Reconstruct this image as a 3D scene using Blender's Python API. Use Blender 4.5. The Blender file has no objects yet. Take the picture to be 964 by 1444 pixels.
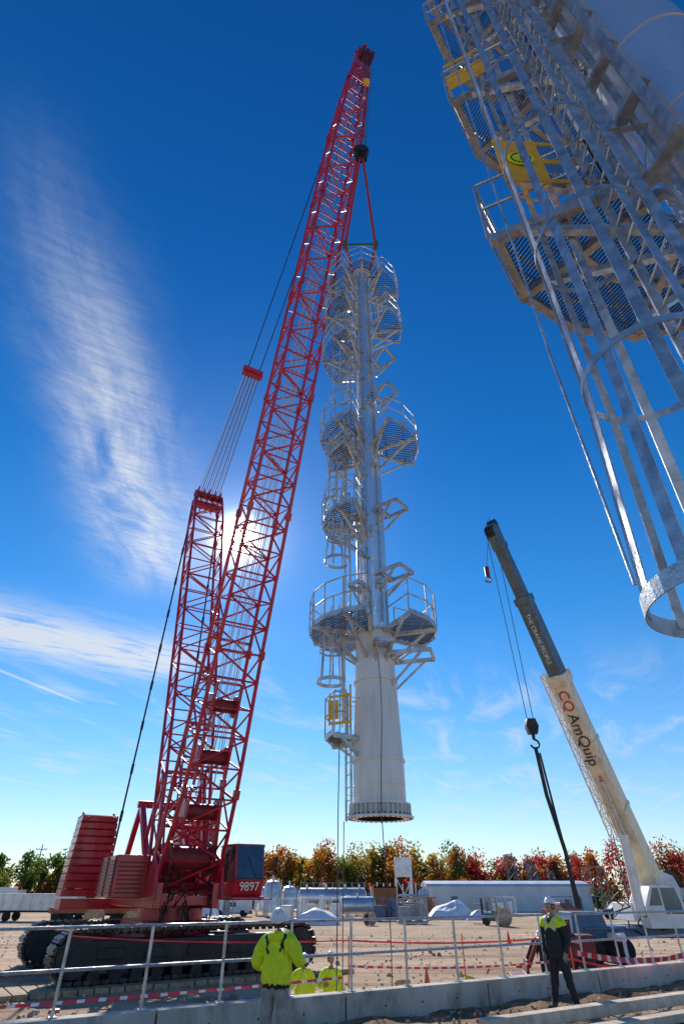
import bpy, math, random
from mathutils import Vector, Matrix, Quaternion
random.seed(7)
R=math.radians
sc=bpy.context.scene
E=3.15
V=Vector
# ---------------------------------------------------------------- builders
class MB:
    def __init__(s): s.v=[];s.f=[];s.m=[];s.s=[]
    def add(s,vs,fs,mi=0,sm=False):
        b=len(s.v); s.v+= [tuple(v) for v in vs]
        for f in fs: s.f.append([b+i for i in f]); s.m.append(mi); s.s.append(sm)
    def tube(s,p,q,r,n=6,r2=None,mi=0,cap=True,sm=True):
        p=V(p);q=V(q);d=q-p
        if d.length<1e-6:return
        d.normalize(); a=V((0,0,1)) if abs(d.z)<.9 else V((1,0,0))
        u=d.cross(a).normalized(); w=d.cross(u)
        if r2 is None:r2=r
        vs=[]
        for c,rr in((p,r),(q,r2)):
            for i in range(n):
                t=2*math.pi*i/n; vs.append(c+u*(math.cos(t)*rr)+w*(math.sin(t)*rr))
        fs=[(i,(i+1)%n,n+(i+1)%n,n+i) for i in range(n)]
        s.add(vs,fs,mi,sm)
        if cap:
            s.add(vs,[tuple(range(n))[::-1],tuple(range(n,2*n))],mi,False)
    def path(s,pts,r,n=6,mi=0):
        for a,b in zip(pts,pts[1:]): s.tube(a,b,r,n,mi=mi)
    def beam(s,p,q,w,h,up=(0,0,1),mi=0,w2=None,h2=None):
        p=V(p);q=V(q);d=(q-p)
        if d.length<1e-6:return
        d.normalize();up=V(up)
        if abs(d.dot(up))>.98: up=V((1,0,0)) if abs(d.x)<.9 else V((0,1,0))
        x=d.cross(up).normalized(); y=x.cross(d).normalized()
        w2=w if w2 is None else w2; h2=h if h2 is None else h2
        vs=[]
        for c,ww,hh in((p,w,h),(q,w2,h2)):
            for a,b in((-1,-1),(1,-1),(1,1),(-1,1)): vs.append(c+x*(a*ww/2)+y*(b*hh/2))
        s.add(vs,[(0,1,2,3),(7,6,5,4),(0,4,5,1),(1,5,6,2),(2,6,7,3),(3,7,4,0)],mi)
    def box(s,c,sz,rz=0,mi=0,M=None,taper=1.0):
        c=V(c); m=M or Matrix.Rotation(rz,3,'Z'); vs=[]
        for z in(-1,1):
            k=taper if z>0 else 1
            for a,b in((-1,-1),(1,-1),(1,1),(-1,1)): vs.append(c+m@V((a*sz[0]/2*k,b*sz[1]/2*k,z*sz[2]/2)))
        s.add(vs,[(3,2,1,0),(4,5,6,7),(0,1,5,4),(1,2,6,5),(2,3,7,6),(3,0,4,7)],mi)
    def lathe(s,c,prof,n=24,mi=0,M=None,sm=True):
        c=V(c);M=M or Matrix.Identity(3);vs=[]
        for r,z in prof:
            for i in range(n):
                t=2*math.pi*i/n; vs.append(c+M@V((r*math.cos(t),r*math.sin(t),z)))
        fs=[]
        for k in range(len(prof)-1):
            for i in range(n):
                j=(i+1)%n; fs.append((k*n+i,k*n+j,(k+1)*n+j,(k+1)*n+i))
        s.add(vs,fs,mi,sm)
    def prism(s,poly,o,ax,ay,n,t,mi=0):
        o=V(o);ax=V(ax);ay=V(ay);n=V(n);k=len(poly)
        vs=[o+ax*a+ay*b-n*(t/2) for a,b in poly]+[o+ax*a+ay*b+n*(t/2) for a,b in poly]
        fs=[tuple(range(k))[::-1],tuple(range(k,2*k))]+[(i,(i+1)%k,k+(i+1)%k,k+i) for i in range(k)]
        s.add(vs,fs,mi)
    def obj(s,name,mats,parent=None,bevel=0,sharp=True):
        me=bpy.data.meshes.new(name); me.from_pydata(s.v,[],s.f)
        for m in (mats if isinstance(mats,(list,tuple)) else [mats]): me.materials.append(m)
        me.polygons.foreach_set('material_index',s.m); me.polygons.foreach_set('use_smooth',s.s)
        me.update()
        if sharp and any(s.s):
            try: me.set_sharp_from_angle(angle=R(32))
            except Exception: pass
        ob=bpy.data.objects.new(name,me); sc.collection.objects.link(ob)
        if parent: ob.parent=parent
        if bevel:
            b=ob.modifiers.new('bev','BEVEL');b.width=bevel;b.segments=2;b.limit_method='ANGLE'
        return ob
def grp(name,loc=(0,0,0),rz=0):
    e=bpy.data.objects.new(name,None); e.location=loc; e.rotation_euler=(0,0,rz); e.empty_display_size=.3
    sc.collection.objects.link(e); return e
def text(name,body,size,mat,parent,M,ext=.004):
    c=bpy.data.curves.new(name,'FONT'); c.body=body; c.size=size; c.extrude=ext; c.align_x='CENTER';c.align_y='CENTER'
    c.materials.append(mat); o=bpy.data.objects.new(name,c); sc.collection.objects.link(o); o.parent=parent; o.matrix_local=M; return o
# ---------------------------------------------------------------- materials
def mat(name,col,rough=.5,metal=0,var=.15,scale=3,bump=0,bscale=40,dirt=None,dirt_amt=.4,dscale=1.2,spec=None,coat=0,sz=1):
    m=bpy.data.materials.new(name);m.use_nodes=True;nt=m.node_tree;N=nt.nodes;L=nt.links
    b=N['Principled BSDF']; tc=N.new('ShaderNodeTexCoord')
    mp=N.new('ShaderNodeMapping');mp.inputs['Scale'].default_value=(1,1,sz);L.new(tc.outputs['Object'],mp.inputs['Vector'])
    n=N.new('ShaderNodeTexNoise');n.inputs['Scale'].default_value=scale;n.inputs['Detail'].default_value=4
    L.new(mp.outputs[0],n.inputs['Vector'])
    r=N.new('ShaderNodeValToRGB'); e=r.color_ramp.elements
    e[0].position=.3;e[1].position=.7
    e[0].color=(*[c*(1-var) for c in col],1);e[1].color=(*[min(1,c*(1+var)) for c in col],1)
    L.new(n.outputs['Fac'],r.inputs['Fac']); out=r.outputs['Color']
    if dirt:
        n2=N.new('ShaderNodeTexNoise');n2.inputs['Scale'].default_value=dscale;n2.inputs['Detail'].default_value=6;n2.inputs['Roughness'].default_value=.65
        L.new(mp.outputs[0],n2.inputs['Vector'])
        r2=N.new('ShaderNodeValToRGB');r2.color_ramp.elements[0].position=.48;r2.color_ramp.elements[1].position=.72
        r2.color_ramp.elements[0].color=(0,0,0,1);r2.color_ramp.elements[1].color=(dirt_amt,)*3+(1,)
        L.new(n2.outputs['Fac'],r2.inputs['Fac'])
        mx=N.new('ShaderNodeMixRGB');mx.inputs[2].default_value=(*dirt,1)
        L.new(r2.outputs['Color'],mx.inputs[0]);L.new(out,mx.inputs[1]);out=mx.outputs[0]
    L.new(out,b.inputs['Base Color'])
    b.inputs['Metallic'].default_value=metal
    mr=N.new('ShaderNodeMapRange');mr.inputs['To Min'].default_value=max(.02,rough-.1);mr.inputs['To Max'].default_value=min(1,rough+.12)
    L.new(n.outputs['Fac'],mr.inputs['Value']);L.new(mr.outputs[0],b.inputs['Roughness'])
    if coat: b.inputs['Coat Weight'].default_value=coat
    if bump:
        n3=N.new('ShaderNodeTexNoise');n3.inputs['Scale'].default_value=bscale;n3.inputs['Detail'].default_value=4
        L.new(tc.outputs['Object'],n3.inputs['Vector'])
        bp=N.new('ShaderNodeBump');bp.inputs['Strength'].default_value=bump;bp.inputs['Distance'].default_value=.05
        L.new(n3.outputs['Fac'],bp.inputs['Height']);L.new(bp.outputs[0],b.inputs['Normal'])
    return m
RED=mat('crane_red_paint',(.46,.008,.026),.36,0,.22,2,dirt=(.10,.015,.02),dirt_amt=.6,coat=.3)
DRED=mat('dark_red_machinery',(.18,.012,.018),.5,0,.3,3,dirt=(.03,.02,.02),dirt_amt=.6)
BLK=mat('black_grease_steel',(.018,.018,.02),.45,.3,.4,4,dirt=(.12,.09,.07),dirt_amt=.35,bump=.3)
SHOE=mat('track_shoe_steel',(.035,.033,.035),.4,.5,.4,5,dirt=(.25,.18,.12),dirt_amt=.6,bump=.3)
RUB=mat('rubber',(.02,.02,.021),.8,0,.3,6,bump=.3)
GALV=mat('galvanised_steel',(.56,.57,.58),.36,.75,.25,9,dirt=(.18,.18,.19),dirt_amt=.65,dscale=5,bump=.12,bscale=60)
GALVP=mat('galvanised_platform_steel',(.58,.58,.57),.38,.5,.2,5,dirt=(.16,.16,.16),dirt_amt=.6,dscale=3)
GRAT=mat('grating_steel',(.15,.155,.16),.5,.5,.25,6)
ALU=mat('aluminium_cladding',(.88,.89,.90),.24,.75,.06,1.2,bump=.10,bscale=2.5,dirt=(.6,.62,.65),dirt_amt=.4,dscale=1.5,sz=.2)
STK=mat('stack_grey_paint',(.78,.78,.75),.35,.0,.05,1.5,dirt=(.42,.39,.34),dirt_amt=.5,dscale=2.2,sz=.2,coat=.2)
ROPE=mat('wire_rope',(.10,.10,.11),.5,.6,.3,10)
ROPEL=mat('light_wire_rope',(.5,.5,.5),.4,.6,.3,10)
SLING=mat('red_sling',(.45,.03,.03),.8,0,.3,12,bump=.4)
GRN=mat('green_paint',(.03,.16,.08),.5)
YEL=mat('yellow_safety_paint',(.90,.46,.01),.45,0,.12,6,dirt=(.3,.2,.05),dirt_amt=.4)
CREAM=mat('cream_crane_paint',(.82,.72,.52),.4,0,.1,2,dirt=(.38,.25,.13),dirt_amt=.7,dscale=1.2)
BGRY=mat('boom_section_grey',(.12,.17,.20),.4,.2,.2,2,dirt=(.06,.06,.06),dirt_amt=.5)
WHT=mat('white_paint',(.78,.78,.76),.45,0,.08,1.5,dirt=(.35,.32,.28),dirt_amt=.5)
BLU=mat('blue_paint',(.06,.13,.24),.4,0,.2,2,dirt=(.12,.1,.08),dirt_amt=.5)
GLS=mat('dark_glass',(.05,.09,.13),.05,.35,.3,1)
TIMB=mat('timber',(.45,.32,.19),.85,0,.3,6,dirt=(.12,.08,.05),dirt_amt=.6,bump=.5,bscale=25)
CURB=mat('weathered_plank',(.66,.55,.42),.9,0,.2,5,dirt=(.25,.18,.12),dirt_amt=.6,bump=.4,bscale=25)
BRN=mat('brown_container',(.34,.13,.05),.7,0,.2,1,dirt=(.08,.05,.03))
ORNG=mat('orange_plastic',(.75,.12,.02),.5)
TAPE=mat('red_barrier_tape',(.78,.04,.06),.5,0,.2,5)
def striped():
    m=TAPE.copy();m.name='striped_barrier_tape';nt=m.node_tree;N=nt.nodes;L=nt.links;b=N['Principled BSDF']
    tc=N.new('ShaderNodeTexCoord');wv=N.new('ShaderNodeTexWave');wv.inputs['Scale'].default_value=1.1;L.new(tc.outputs['Object'],wv.inputs['Vector'])
    gt=N.new('ShaderNodeMath');gt.operation='GREATER_THAN';gt.inputs[1].default_value=.72;L.new(wv.outputs['Fac'],gt.inputs[0])
    mx=N.new('ShaderNodeMixRGB');mx.inputs[1].default_value=(.78,.04,.06,1);mx.inputs[2].default_value=(.8,.75,.73,1);L.new(gt.outputs[0],mx.inputs[0]);L.new(mx.outputs[0],b.inputs['Base Color']);return m
TAPES=striped()
STEELB=mat('shed_metal',(.62,.65,.67),.45,.1,.1,.4,dirt=(.35,.35,.35),dirt_amt=.4,dscale=.3)
TARP=mat('white_tarp',(.8,.8,.79),.55,0,.08,1.5,bump=.8,bscale=2)
SKIN=mat('skin',(.45,.25,.17),.55,0,.08,10)
HIVIS=mat('hivis_yellow',(.78,.92,.02),.75,0,.12,9,bump=1,bscale=7)
REFL=mat('reflective_band',(.62,.64,.62),.35,.3,.05)
DKCL=mat('dark_clothes',(.025,.025,.03),.85,0,.3,9,bump=.8,bscale=12)
GYCL=mat('grey_trousers',(.32,.31,.30),.85,0,.2,9,bump=.8,bscale=12)
BOOT=mat('boot_leather',(.12,.07,.04),.7,0,.3,9,bump=.3)
HAT=mat('hardhat_white',(.8,.8,.78),.3,0,.05,4)
HAIR=mat('hair',(.05,.03,.02),.8)
GLOVE=mat('glove',(.30,.26,.2),.8)
CONC=mat('concrete',(.56,.51,.44),.85,0,.2,1.7,dirt=(.18,.15,.12),dirt_amt=.85,dscale=2.2,bump=.4,bscale=30,sz=.5)
def groundmat(name,c1,c2,c3,big,bumpd):
    m=bpy.data.materials.new(name);m.use_nodes=True;nt=m.node_tree;N=nt.nodes;L=nt.links;b=N['Principled BSDF']
    tc=N.new('ShaderNodeTexCoord')
    def noise(s,d=6,ro=.6,sx=1,sy=1,rz=0):
        mp=N.new('ShaderNodeMapping');mp.inputs['Scale'].default_value=(sx,sy,1);mp.inputs['Rotation'].default_value=(0,0,rz)
        L.new(tc.outputs['Object'],mp.inputs['Vector'])
        n=N.new('ShaderNodeTexNoise');n.inputs['Scale'].default_value=s;n.inputs['Detail'].default_value=d;n.inputs['Roughness'].default_value=ro
        L.new(mp.outputs[0],n.inputs['Vector']);return n.outputs['Fac']
    def mix(f,a,bb,lo,hi):
        r=N.new('ShaderNodeMapRange');r.inputs['From Min'].default_value=lo;r.inputs['From Max'].default_value=hi
        L.new(f,r.inputs['Value']);x=N.new('ShaderNodeMixRGB');L.new(r.outputs[0],x.inputs[0])
        for i,c in((1,a),(2,bb)):
            if isinstance(c,tuple): x.inputs[i].default_value=(*c,1)
            else: L.new(c,x.inputs[i])
        return x.outputs[0]
    a=mix(noise(big),c1,c2,.42,.58)
    a=mix(noise(.35,6,.65,.15,1.6,R(28)),a,c3,.5,.62)
    a=mix(noise(1.3,6,.75),a,tuple(x*.55 for x in c1),.5,.72)
    a=mix(noise(9,5,.75),a,tuple(x*.35 for x in c1),.54,.78)
    vo=N.new('ShaderNodeTexVoronoi');vo.inputs['Scale'].default_value=7;L.new(tc.outputs['Object'],vo.inputs['Vector'])
    a2=mix(vo.outputs['Distance'],tuple(min(1,x*1.25) for x in c2),a,.05,.25)
    L.new(a2,b.inputs['Base Color']);b.inputs['Roughness'].default_value=.97;b.inputs['Specular IOR Level'].default_value=.1
    bp=N.new('ShaderNodeBump');bp.inputs['Strength'].default_value=1;bp.inputs['Distance'].default_value=bumpd
    L.new(noise(3.5,8,.7),bp.inputs['Height']);L.new(bp.outputs[0],b.inputs['Normal'])
    return m
GND=groundmat('dirt_yard',(.56,.39,.25),(.72,.53,.36),(.36,.235,.15),.07,.12)
SOIL=groundmat('loose_soil',(.30,.18,.105),(.50,.33,.20),(.15,.095,.06),.8,.08)
# ---------------------------------------------------------------- camera
cam=bpy.data.cameras.new('cam');co=bpy.data.objects.new('cam',cam);sc.collection.objects.link(co);sc.camera=co
co.location=(0,0,E);co.rotation_euler=(R(90+34.6),0,0)
cam.sensor_fit='VERTICAL';cam.sensor_height=36;cam.lens=773/1444*36;cam.clip_start=.05;cam.clip_end=6000
# ---------------------------------------------------------------- world
AZ,EL=R(-12.6),R(31.1)
S=V((math.sin(AZ)*math.cos(EL),math.cos(AZ)*math.cos(EL),math.sin(EL)))
w=bpy.data.worlds.new('World');sc.world=w;w.use_nodes=True;nt=w.node_tree;N=nt.nodes;L=nt.links
bg=N['Background'];bg.inputs['Strength'].default_value=.15
sky=N.new('ShaderNodeTexSky');sky.sky_type='NISHITA';sky.sun_disc=False;sky.sun_elevation=EL;sky.sun_rotation=AZ
sky.air_density=1.0;sky.dust_density=0.0;sky.ozone_density=3.0;sky.altitude=200
tc=N.new('ShaderNodeTexCoord')
def lk(a,i):
    if isinstance(a,(int,float)): i.default_value=a
    else: L.new(a,i)
def Mt(op,a,b=0.0,c=None):
    n=N.new('ShaderNodeMath');n.operation=op;lk(a,n.inputs[0]);lk(b,n.inputs[1])
    if c is not None: lk(c,n.inputs[2])
    return n.outputs[0]
def ss(v,lo,hi):
    n=N.new('ShaderNodeMapRange');n.interpolation_type='SMOOTHSTEP';lk(v,n.inputs['Value']);n.inputs['From Min'].default_value=lo;n.inputs['From Max'].default_value=hi
    return n.outputs[0]
sp=N.new('ShaderNodeSeparateXYZ');L.new(tc.outputs['Generated'],sp.inputs[0])
zc=Mt('MAXIMUM',sp.outputs[2],.04);qx=Mt('DIVIDE',sp.outputs[0],zc);qy=Mt('DIVIDE',sp.outputs[1],zc)
def cn(ax,ay,bx,by,scale,det=6,ro=.6,dist=0,off=0):
    c=N.new('ShaderNodeCombineXYZ')
    lk(Mt('ADD',Mt('MULTIPLY',qx,ax),Mt('MULTIPLY',qy,ay)),c.inputs[0]);lk(Mt('ADD',Mt('MULTIPLY',qx,bx),Mt('MULTIPLY',qy,by)),c.inputs[1]);c.inputs[2].default_value=off
    n=N.new('ShaderNodeTexNoise');n.inputs['Scale'].default_value=scale;n.inputs['Detail'].default_value=det;n.inputs['Roughness'].default_value=ro;n.inputs['Distortion'].default_value=dist
    L.new(c.outputs[0],n.inputs['Vector']);return n.outputs['Fac']
def gauss(d,wd):
    k=Mt('DIVIDE',d,wd);return Mt('EXPONENT',Mt('MULTIPLY',Mt('MULTIPLY',k,k),-1.0))
wob=Mt('MULTIPLY',Mt('SUBTRACT',cn(1,0,0,1,3.0,4,.6,0,3),.5),.14)
fib=cn(1.0,.135,-.25,.35,7,8,.62,.5,1)
rip=cn(.6,.5,-2.0,3.2,14,6,.6,.3,2)
d1=Mt('ADD',Mt('SUBTRACT',qx,Mt('ADD',Mt('MULTIPLY',qy,-.14),-.45)),wob)
m1=Mt('MULTIPLY',gauss(d1,Mt('ADD',.06,Mt('MULTIPLY',qy,.06))),Mt('MULTIPLY',ss(qy,.25,1.15),Mt('SUBTRACT',1,ss(qy,1.6,2.2))))
c1=Mt('MULTIPLY',Mt('MULTIPLY',m1,1.1),Mt('MULTIPLY',ss(fib,.2,.66),Mt('ADD',.66,Mt('MULTIPLY',ss(rip,.35,.65),.34))))
sx=Mt('ADD',qx,1.28);sy=Mt('SUBTRACT',qy,2.62)
al=Mt('ADD',Mt('MULTIPLY',sx,.815),Mt('MULTIPLY',sy,.58));pe=Mt('ADD',Mt('ADD',Mt('MULTIPLY',sx,-.58),Mt('MULTIPLY',sy,.815)),wob)
m2=Mt('MULTIPLY',gauss(pe,.30),Mt('SUBTRACT',1,ss(al,.35,.72)))
c2=Mt('MULTIPLY',m2,Mt('MULTIPLY',ss(cn(.6,.2,-1.4,2.0,6,6,.6,.3,5),.2,.58),1.2))
cx=Mt('ADD',qx,1.80);cy=Mt('SUBTRACT',qy,3.28)
pe3=Mt('SUBTRACT',Mt('MULTIPLY',cx,.955),Mt('MULTIPLY',cy,.297));al3=Mt('ADD',Mt('MULTIPLY',cx,.297),Mt('MULTIPLY',cy,.955))
c3=Mt('MULTIPLY',Mt('MULTIPLY',gauss(pe3,.018),Mt('SUBTRACT',1,ss(Mt('ABSOLUTE',al3),.25,.45))),.7)
wis=cn(.7,.7,-2.2,.9,1.1,7,.6,.8,9)
c4=Mt('MULTIPLY',Mt('MULTIPLY',ss(wis,.46,.75),Mt('MULTIPLY',ss(qy,2.2,3.6),Mt('SUBTRACT',1,ss(qy,9,20)))),.5)
cl=Mt('MINIMUM',Mt('ADD',Mt('ADD',c1,c2),Mt('ADD',c3,c4)),1.0)
# blue grading by elevation: paler towards the horizon
gr=N.new('ShaderNodeValToRGB');e=gr.color_ramp.elements
e[0].position=0;e[0].color=(.66,.70,.78,1);e[1].position=1;e[1].color=(.035,.40,.80,1)
for p_,c_ in((.08,(.64,.72,.82,1)),(.22,(.42,.72,.92,1)),(.40,(.18,.64,.95,1)),(.62,(.07,.52,.90,1))):
    x=e.new(p_);x.color=c_
L.new(sp.outputs[2],gr.inputs['Fac'])
ml=N.new('ShaderNodeMixRGB');ml.blend_type='MULTIPLY';ml.inputs[0].default_value=1;L.new(sky.outputs[0],ml.inputs[1]);L.new(gr.outputs['Color'],ml.inputs[2])
mx=N.new('ShaderNodeMixRGB');lk(Mt('MULTIPLY',cl,.85),mx.inputs[0]);L.new(ml.outputs[0],mx.inputs[1]);mx.inputs[2].default_value=(5.0,5.3,5.6,1)
vm=N.new('ShaderNodeVectorMath');vm.operation='DOT_PRODUCT';L.new(tc.outputs['Generated'],vm.inputs[0]);vm.inputs[1].default_value=S
dt=Mt('MAXIMUM',vm.outputs['Value'],0)
gl=Mt('ADD',Mt('ADD',Mt('MULTIPLY',Mt('POWER',dt,40),.8),Mt('MULTIPLY',Mt('POWER',dt,400),2.8)),Mt('ADD',Mt('MULTIPLY',Mt('POWER',dt,2600),60),Mt('MULTIPLY',Mt('POWER',dt,12000),900)))
ad=N.new('ShaderNodeMixRGB');ad.blend_type='ADD';ad.inputs[0].default_value=1;L.new(mx.outputs[0],ad.inputs[1])
cc=N.new('ShaderNodeCombineXYZ');lk(gl,cc.inputs[0]);lk(Mt('MULTIPLY',gl,.98),cc.inputs[1]);lk(Mt('MULTIPLY',gl,.95),cc.inputs[2]);L.new(cc.outputs[0],ad.inputs[2])
L.new(ad.outputs[0],bg.inputs['Color'])
sl=bpy.data.lights.new('sun','SUN');sl.energy=5;sl.angle=R(.5);sl.color=(1,.94,.85);so=bpy.data.objects.new('sun',sl);sc.collection.objects.link(so)
so.rotation_euler=S.to_track_quat('Z','Y').to_euler()
sc.view_settings.view_transform='Standard';sc.view_settings.look='None';sc.view_settings.exposure=0
# ---------------------------------------------------------------- ground
from mathutils import noise as nz
mb=MB();mb.add([(-2500,-60,0),(2500,-60,0),(2500,4500,0),(-2500,4500,0)],[(0,1,2,3)]);mb.obj('ground',GND)
WD=V((.8613,.5081,0));WN=V((.5081,-.8613,0))
def wl(X,off=0): return V((X,13.55+.59*X,0))+WN*off
mb=MB();nx,ny=170,70;vs=[]
for j in range(ny+1):
    for i in range(nx+1):
        p=wl(-14+i*36/nx,.14+ (j/ny)**1.6*24)
        z=1.15+ .10*nz.noise(p*.9)+.05*nz.noise(p*3.1)+.03*nz.noise(p*8)
        if j>0: z+= .04
        vs.append((p.x,p.y,z))
mb.add(vs,[(j*(nx+1)+i,j*(nx+1)+i+1,(j+1)*(nx+1)+i+1,(j+1)*(nx+1)+i) for j in range(ny) for i in range(nx)],0,True)
mb.obj('soil_bank',SOIL,sharp=False)
def rock(mb,p,r,mi=0):
    mb.box(p,(r*2,r*1.6,r*1.3),0,mi,M=Matrix.Rotation(random.random()*6,3,V((random.random(),random.random(),random.random()+.1)).normalized()),taper=random.uniform(.4,.8))
ST=[mat('stone_brown',(.34,.23,.15),.95,0,.35,5),mat('stone_grey',(.46,.40,.34),.95,0,.35,5)]
mb=MB()
for k in range(1600):
    X=random.uniform(-8,16);p=wl(X,.2+abs(random.gauss(0,3)));r=random.uniform(.008,.035)*(1 if random.random()<.93 else 2)
    rock(mb,(p.x,p.y,1.19+r*.3),r,0 if random.random()<.8 else 1)
mb.obj('scattered_rubble_stones',ST)
mb=MB()
for k in range(3200):
    y=17+45*random.random()**1.5;x=random.uniform(-.7,.75)*y
    if y<13.9+.59*x+.3: continue
    r=random.uniform(.015,.06)*(1 if random.random()<.95 else 2.2);rock(mb,(x,y,r*.3),r,0 if random.random()<.6 else 1)
mb.obj('gravel_clods',ST)
g=grp('concrete_retaining_wall')
mb=MB()
X=-15.0
while X<22:
    a=wl(X+.012);b=wl(X+3-.012);a.z=b.z=.79;mb.beam(a,b,.3,1.58);X+=3
mb.obj('wall_panels',CONC,g,.015)
mb=MB();a=wl(-15);b=wl(22);a.z=b.z=.77;mb.beam(a,b,.26,1.5)
X=-15
while X<22:
    for q in(.75,1.5,2.25):
        p=wl(X+q,.152);p.z=1.35;mb.tube(p,p+WN*.004,.018,8)
    X+=3
mb.obj('joint_filler',BLK,g)
g=grp('metal_railing');mb=MB()
X=-4.32-1.125*7
while X<20:
    p=wl(X);mb.tube((p.x,p.y,1.58),(p.x,p.y,2.66),.026,8);mb.box((p.x,p.y,1.588),(.13,.13,.016),R(30))
    for a_,b_ in((.045,.045),(-.045,-.045)): mb.tube((p.x+a_,p.y+b_,1.596),(p.x+a_,p.y+b_,1.62),.01,6)
    X+=1.125
for z in(2.66,2.13):
    a=wl(-13);b=wl(20);a.z=b.z=z;mb.tube(a,b,.024,8)
mb.obj('posts_and_rails',GALV,g)
def ribbon(name,pts,wd,m,seed=0):
    mb=MB();vs=[]
    for i,p in enumerate(pts):
        t=math.sin(i*.55+seed)*.6
        vs+=[(p[0],p[1]+math.sin(t)*wd/2,p[2]+math.cos(t)*wd/2),(p[0],p[1]-math.sin(t)*wd/2,p[2]-math.cos(t)*wd/2)]
    mb.add(vs,[(2*i,2*i+1,2*i+3,2*i+2) for i in range(len(pts)-1)],0,True);return mb.obj(name,m)
def sag(a,b,s,n=24): 
    a=V(a);b=V(b);return [a.lerp(b,i/n)-V((0,0,s*4*(i/n)*(1-i/n))) for i in range(n+1)]
p=wl(-9,-.4);q=wl(.2,-.4)
ribbon('barrier_tape',sag((p.x,p.y,1.78),(q.x,q.y,1.74),.06),.045,TAPES,1)
ribbon('barrier_tape',sag((-9,23,1.9),(.2,21,1.9),.1),.04,TAPE,5)
ribbon('barrier_tape',sag((.2,21,1.9),(7.5,23,1.9),.12),.05,TAPE,2)
ribbon('barrier_tape',sag((.2,21,1.3),(7.5,23,1.3),.12),.06,TAPES,2)
ribbon('barrier_tape',sag((7.5,23,1.3),(10,19.5,1.2),.1),.06,TAPE,3)
p=wl(5.3,.3);q=wl(10.5,.3)
ribbon('barrier_tape',sag((p.x,p.y,1.95),(q.x,q.y,2.0),.28),.12,TAPES,4)
g=grp('barrier_posts');mb=MB()
for x,y in((-9,23),(.2,21),(7.5,23),(3.8,22)): mb.tube((x,y,0),(x,y,2.0),.02,6);mb.lathe((x,y,0),[(.18,0),(.16,.08),(.02,.1)],12)
mb.obj('posts',ORNG,g)
g=grp('timber_curb');mb=MB();mb.beam((2.2,11.5,1.42),(8.8,15.5,1.42),.24,.16);mb.beam((2.4,11.1,1.28),(8.9,15.0,1.28),.3,.12);mb.obj('plank',CURB,g,.01)

# ---------------------------------------------------------------- platforms, ladders
def grating(mb,c,z,ri,ro,a0,a1,sp_,ang,t=.012,h=.03,mi=0):
    ca,sa=math.cos(ang),math.sin(ang);n=int(ro/sp_);st=.03
    def ins(x,y):
        r=math.hypot(x,y)
        if r<ri or r>ro:return False
        a=math.atan2(y,x)
        while a<a0:a+=2*math.pi
        return a<=a1
    for i in range(-n,n+1):
        d=i*sp_;s0=None;s=-ro
        while s<=ro+st:
            x=ca*s-sa*d;y=sa*s+ca*d;f=ins(x,y) and s<=ro
            if f and s0 is None:s0=s
            if not f and s0 is not None:
                if s-s0>.05: mb.beam((c[0]+ca*s0-sa*d,c[1]+sa*s0+ca*d,z),(c[0]+ca*(s-st)-sa*d,c[1]+sa*(s-st)+ca*d,z),t,h,mi=mi)
                s0=None
            s+=st
def pol(c,r,a,z): return V((c[0]+r*math.cos(a),c[1]+r*math.sin(a),z))
def platform(mb,c,z,ri,ro,a0,a1,rs,sp_=.09,rail=True,t=.02,rr=.022,knee=1.0,seg=None,cross=5,toe=.15):
    a0=R(a0);a1=R(a1)
    while a1<a0:a1+=2*math.pi
    n=seg or max(2,int((a1-a0)*ro/.7));A=[a0+(a1-a0)*i/n for i in range(n+1)]
    for a,b in zip(A,A[1:]):
        mb.beam(pol(c,ro,a,z+.02),pol(c,ro,b,z+.02),.012,toe)
        mb.beam(pol(c,ri,a,z-.02),pol(c,ri,b,z-.02),.012,.1)
    for i,a in enumerate(A):
        if i in(0,n) or i%2==0:
            mb.beam(pol(c,rs,a,z-.075),pol(c,ro-.01,a,z-.075),.08,.12)
            mb.beam(pol(c,ro*.85,a,z-.1),pol(c,rs,a,z-knee),.07,.07)
    mb_=(a0+a1)/2;rg=ro*math.cos((a1-a0)/n/2)-.01
    grating(mb,c,z,ri,rg,a0,a1,sp_,mb_+.3,t,mi=1)
    grating(mb,c,z-.012,ri,rg,a0,a1,sp_*cross,mb_+.3+math.pi/2,t,.012,mi=1)
    if rail:
        for i,a in enumerate(A): mb.tube(pol(c,ro,a,z),pol(c,ro,a,z+1.07),rr,6)
        for zz in(.55,1.07):
            for a,b in zip(A,A[1:]): mb.tube(pol(c,ro,a,z+zz),pol(c,ro,b,z+zz),rr*.9,6)
            for e,a in enumerate((a0,a1)):
                mb.tube(pol(c,ro,a,z+zz),pol(c,rs+.35,a,z+zz),rr*.9,6)
                mb.tube(pol(c,rs+.35,a,z),pol(c,rs+.35,a,z+1.07),rr,6)
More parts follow.
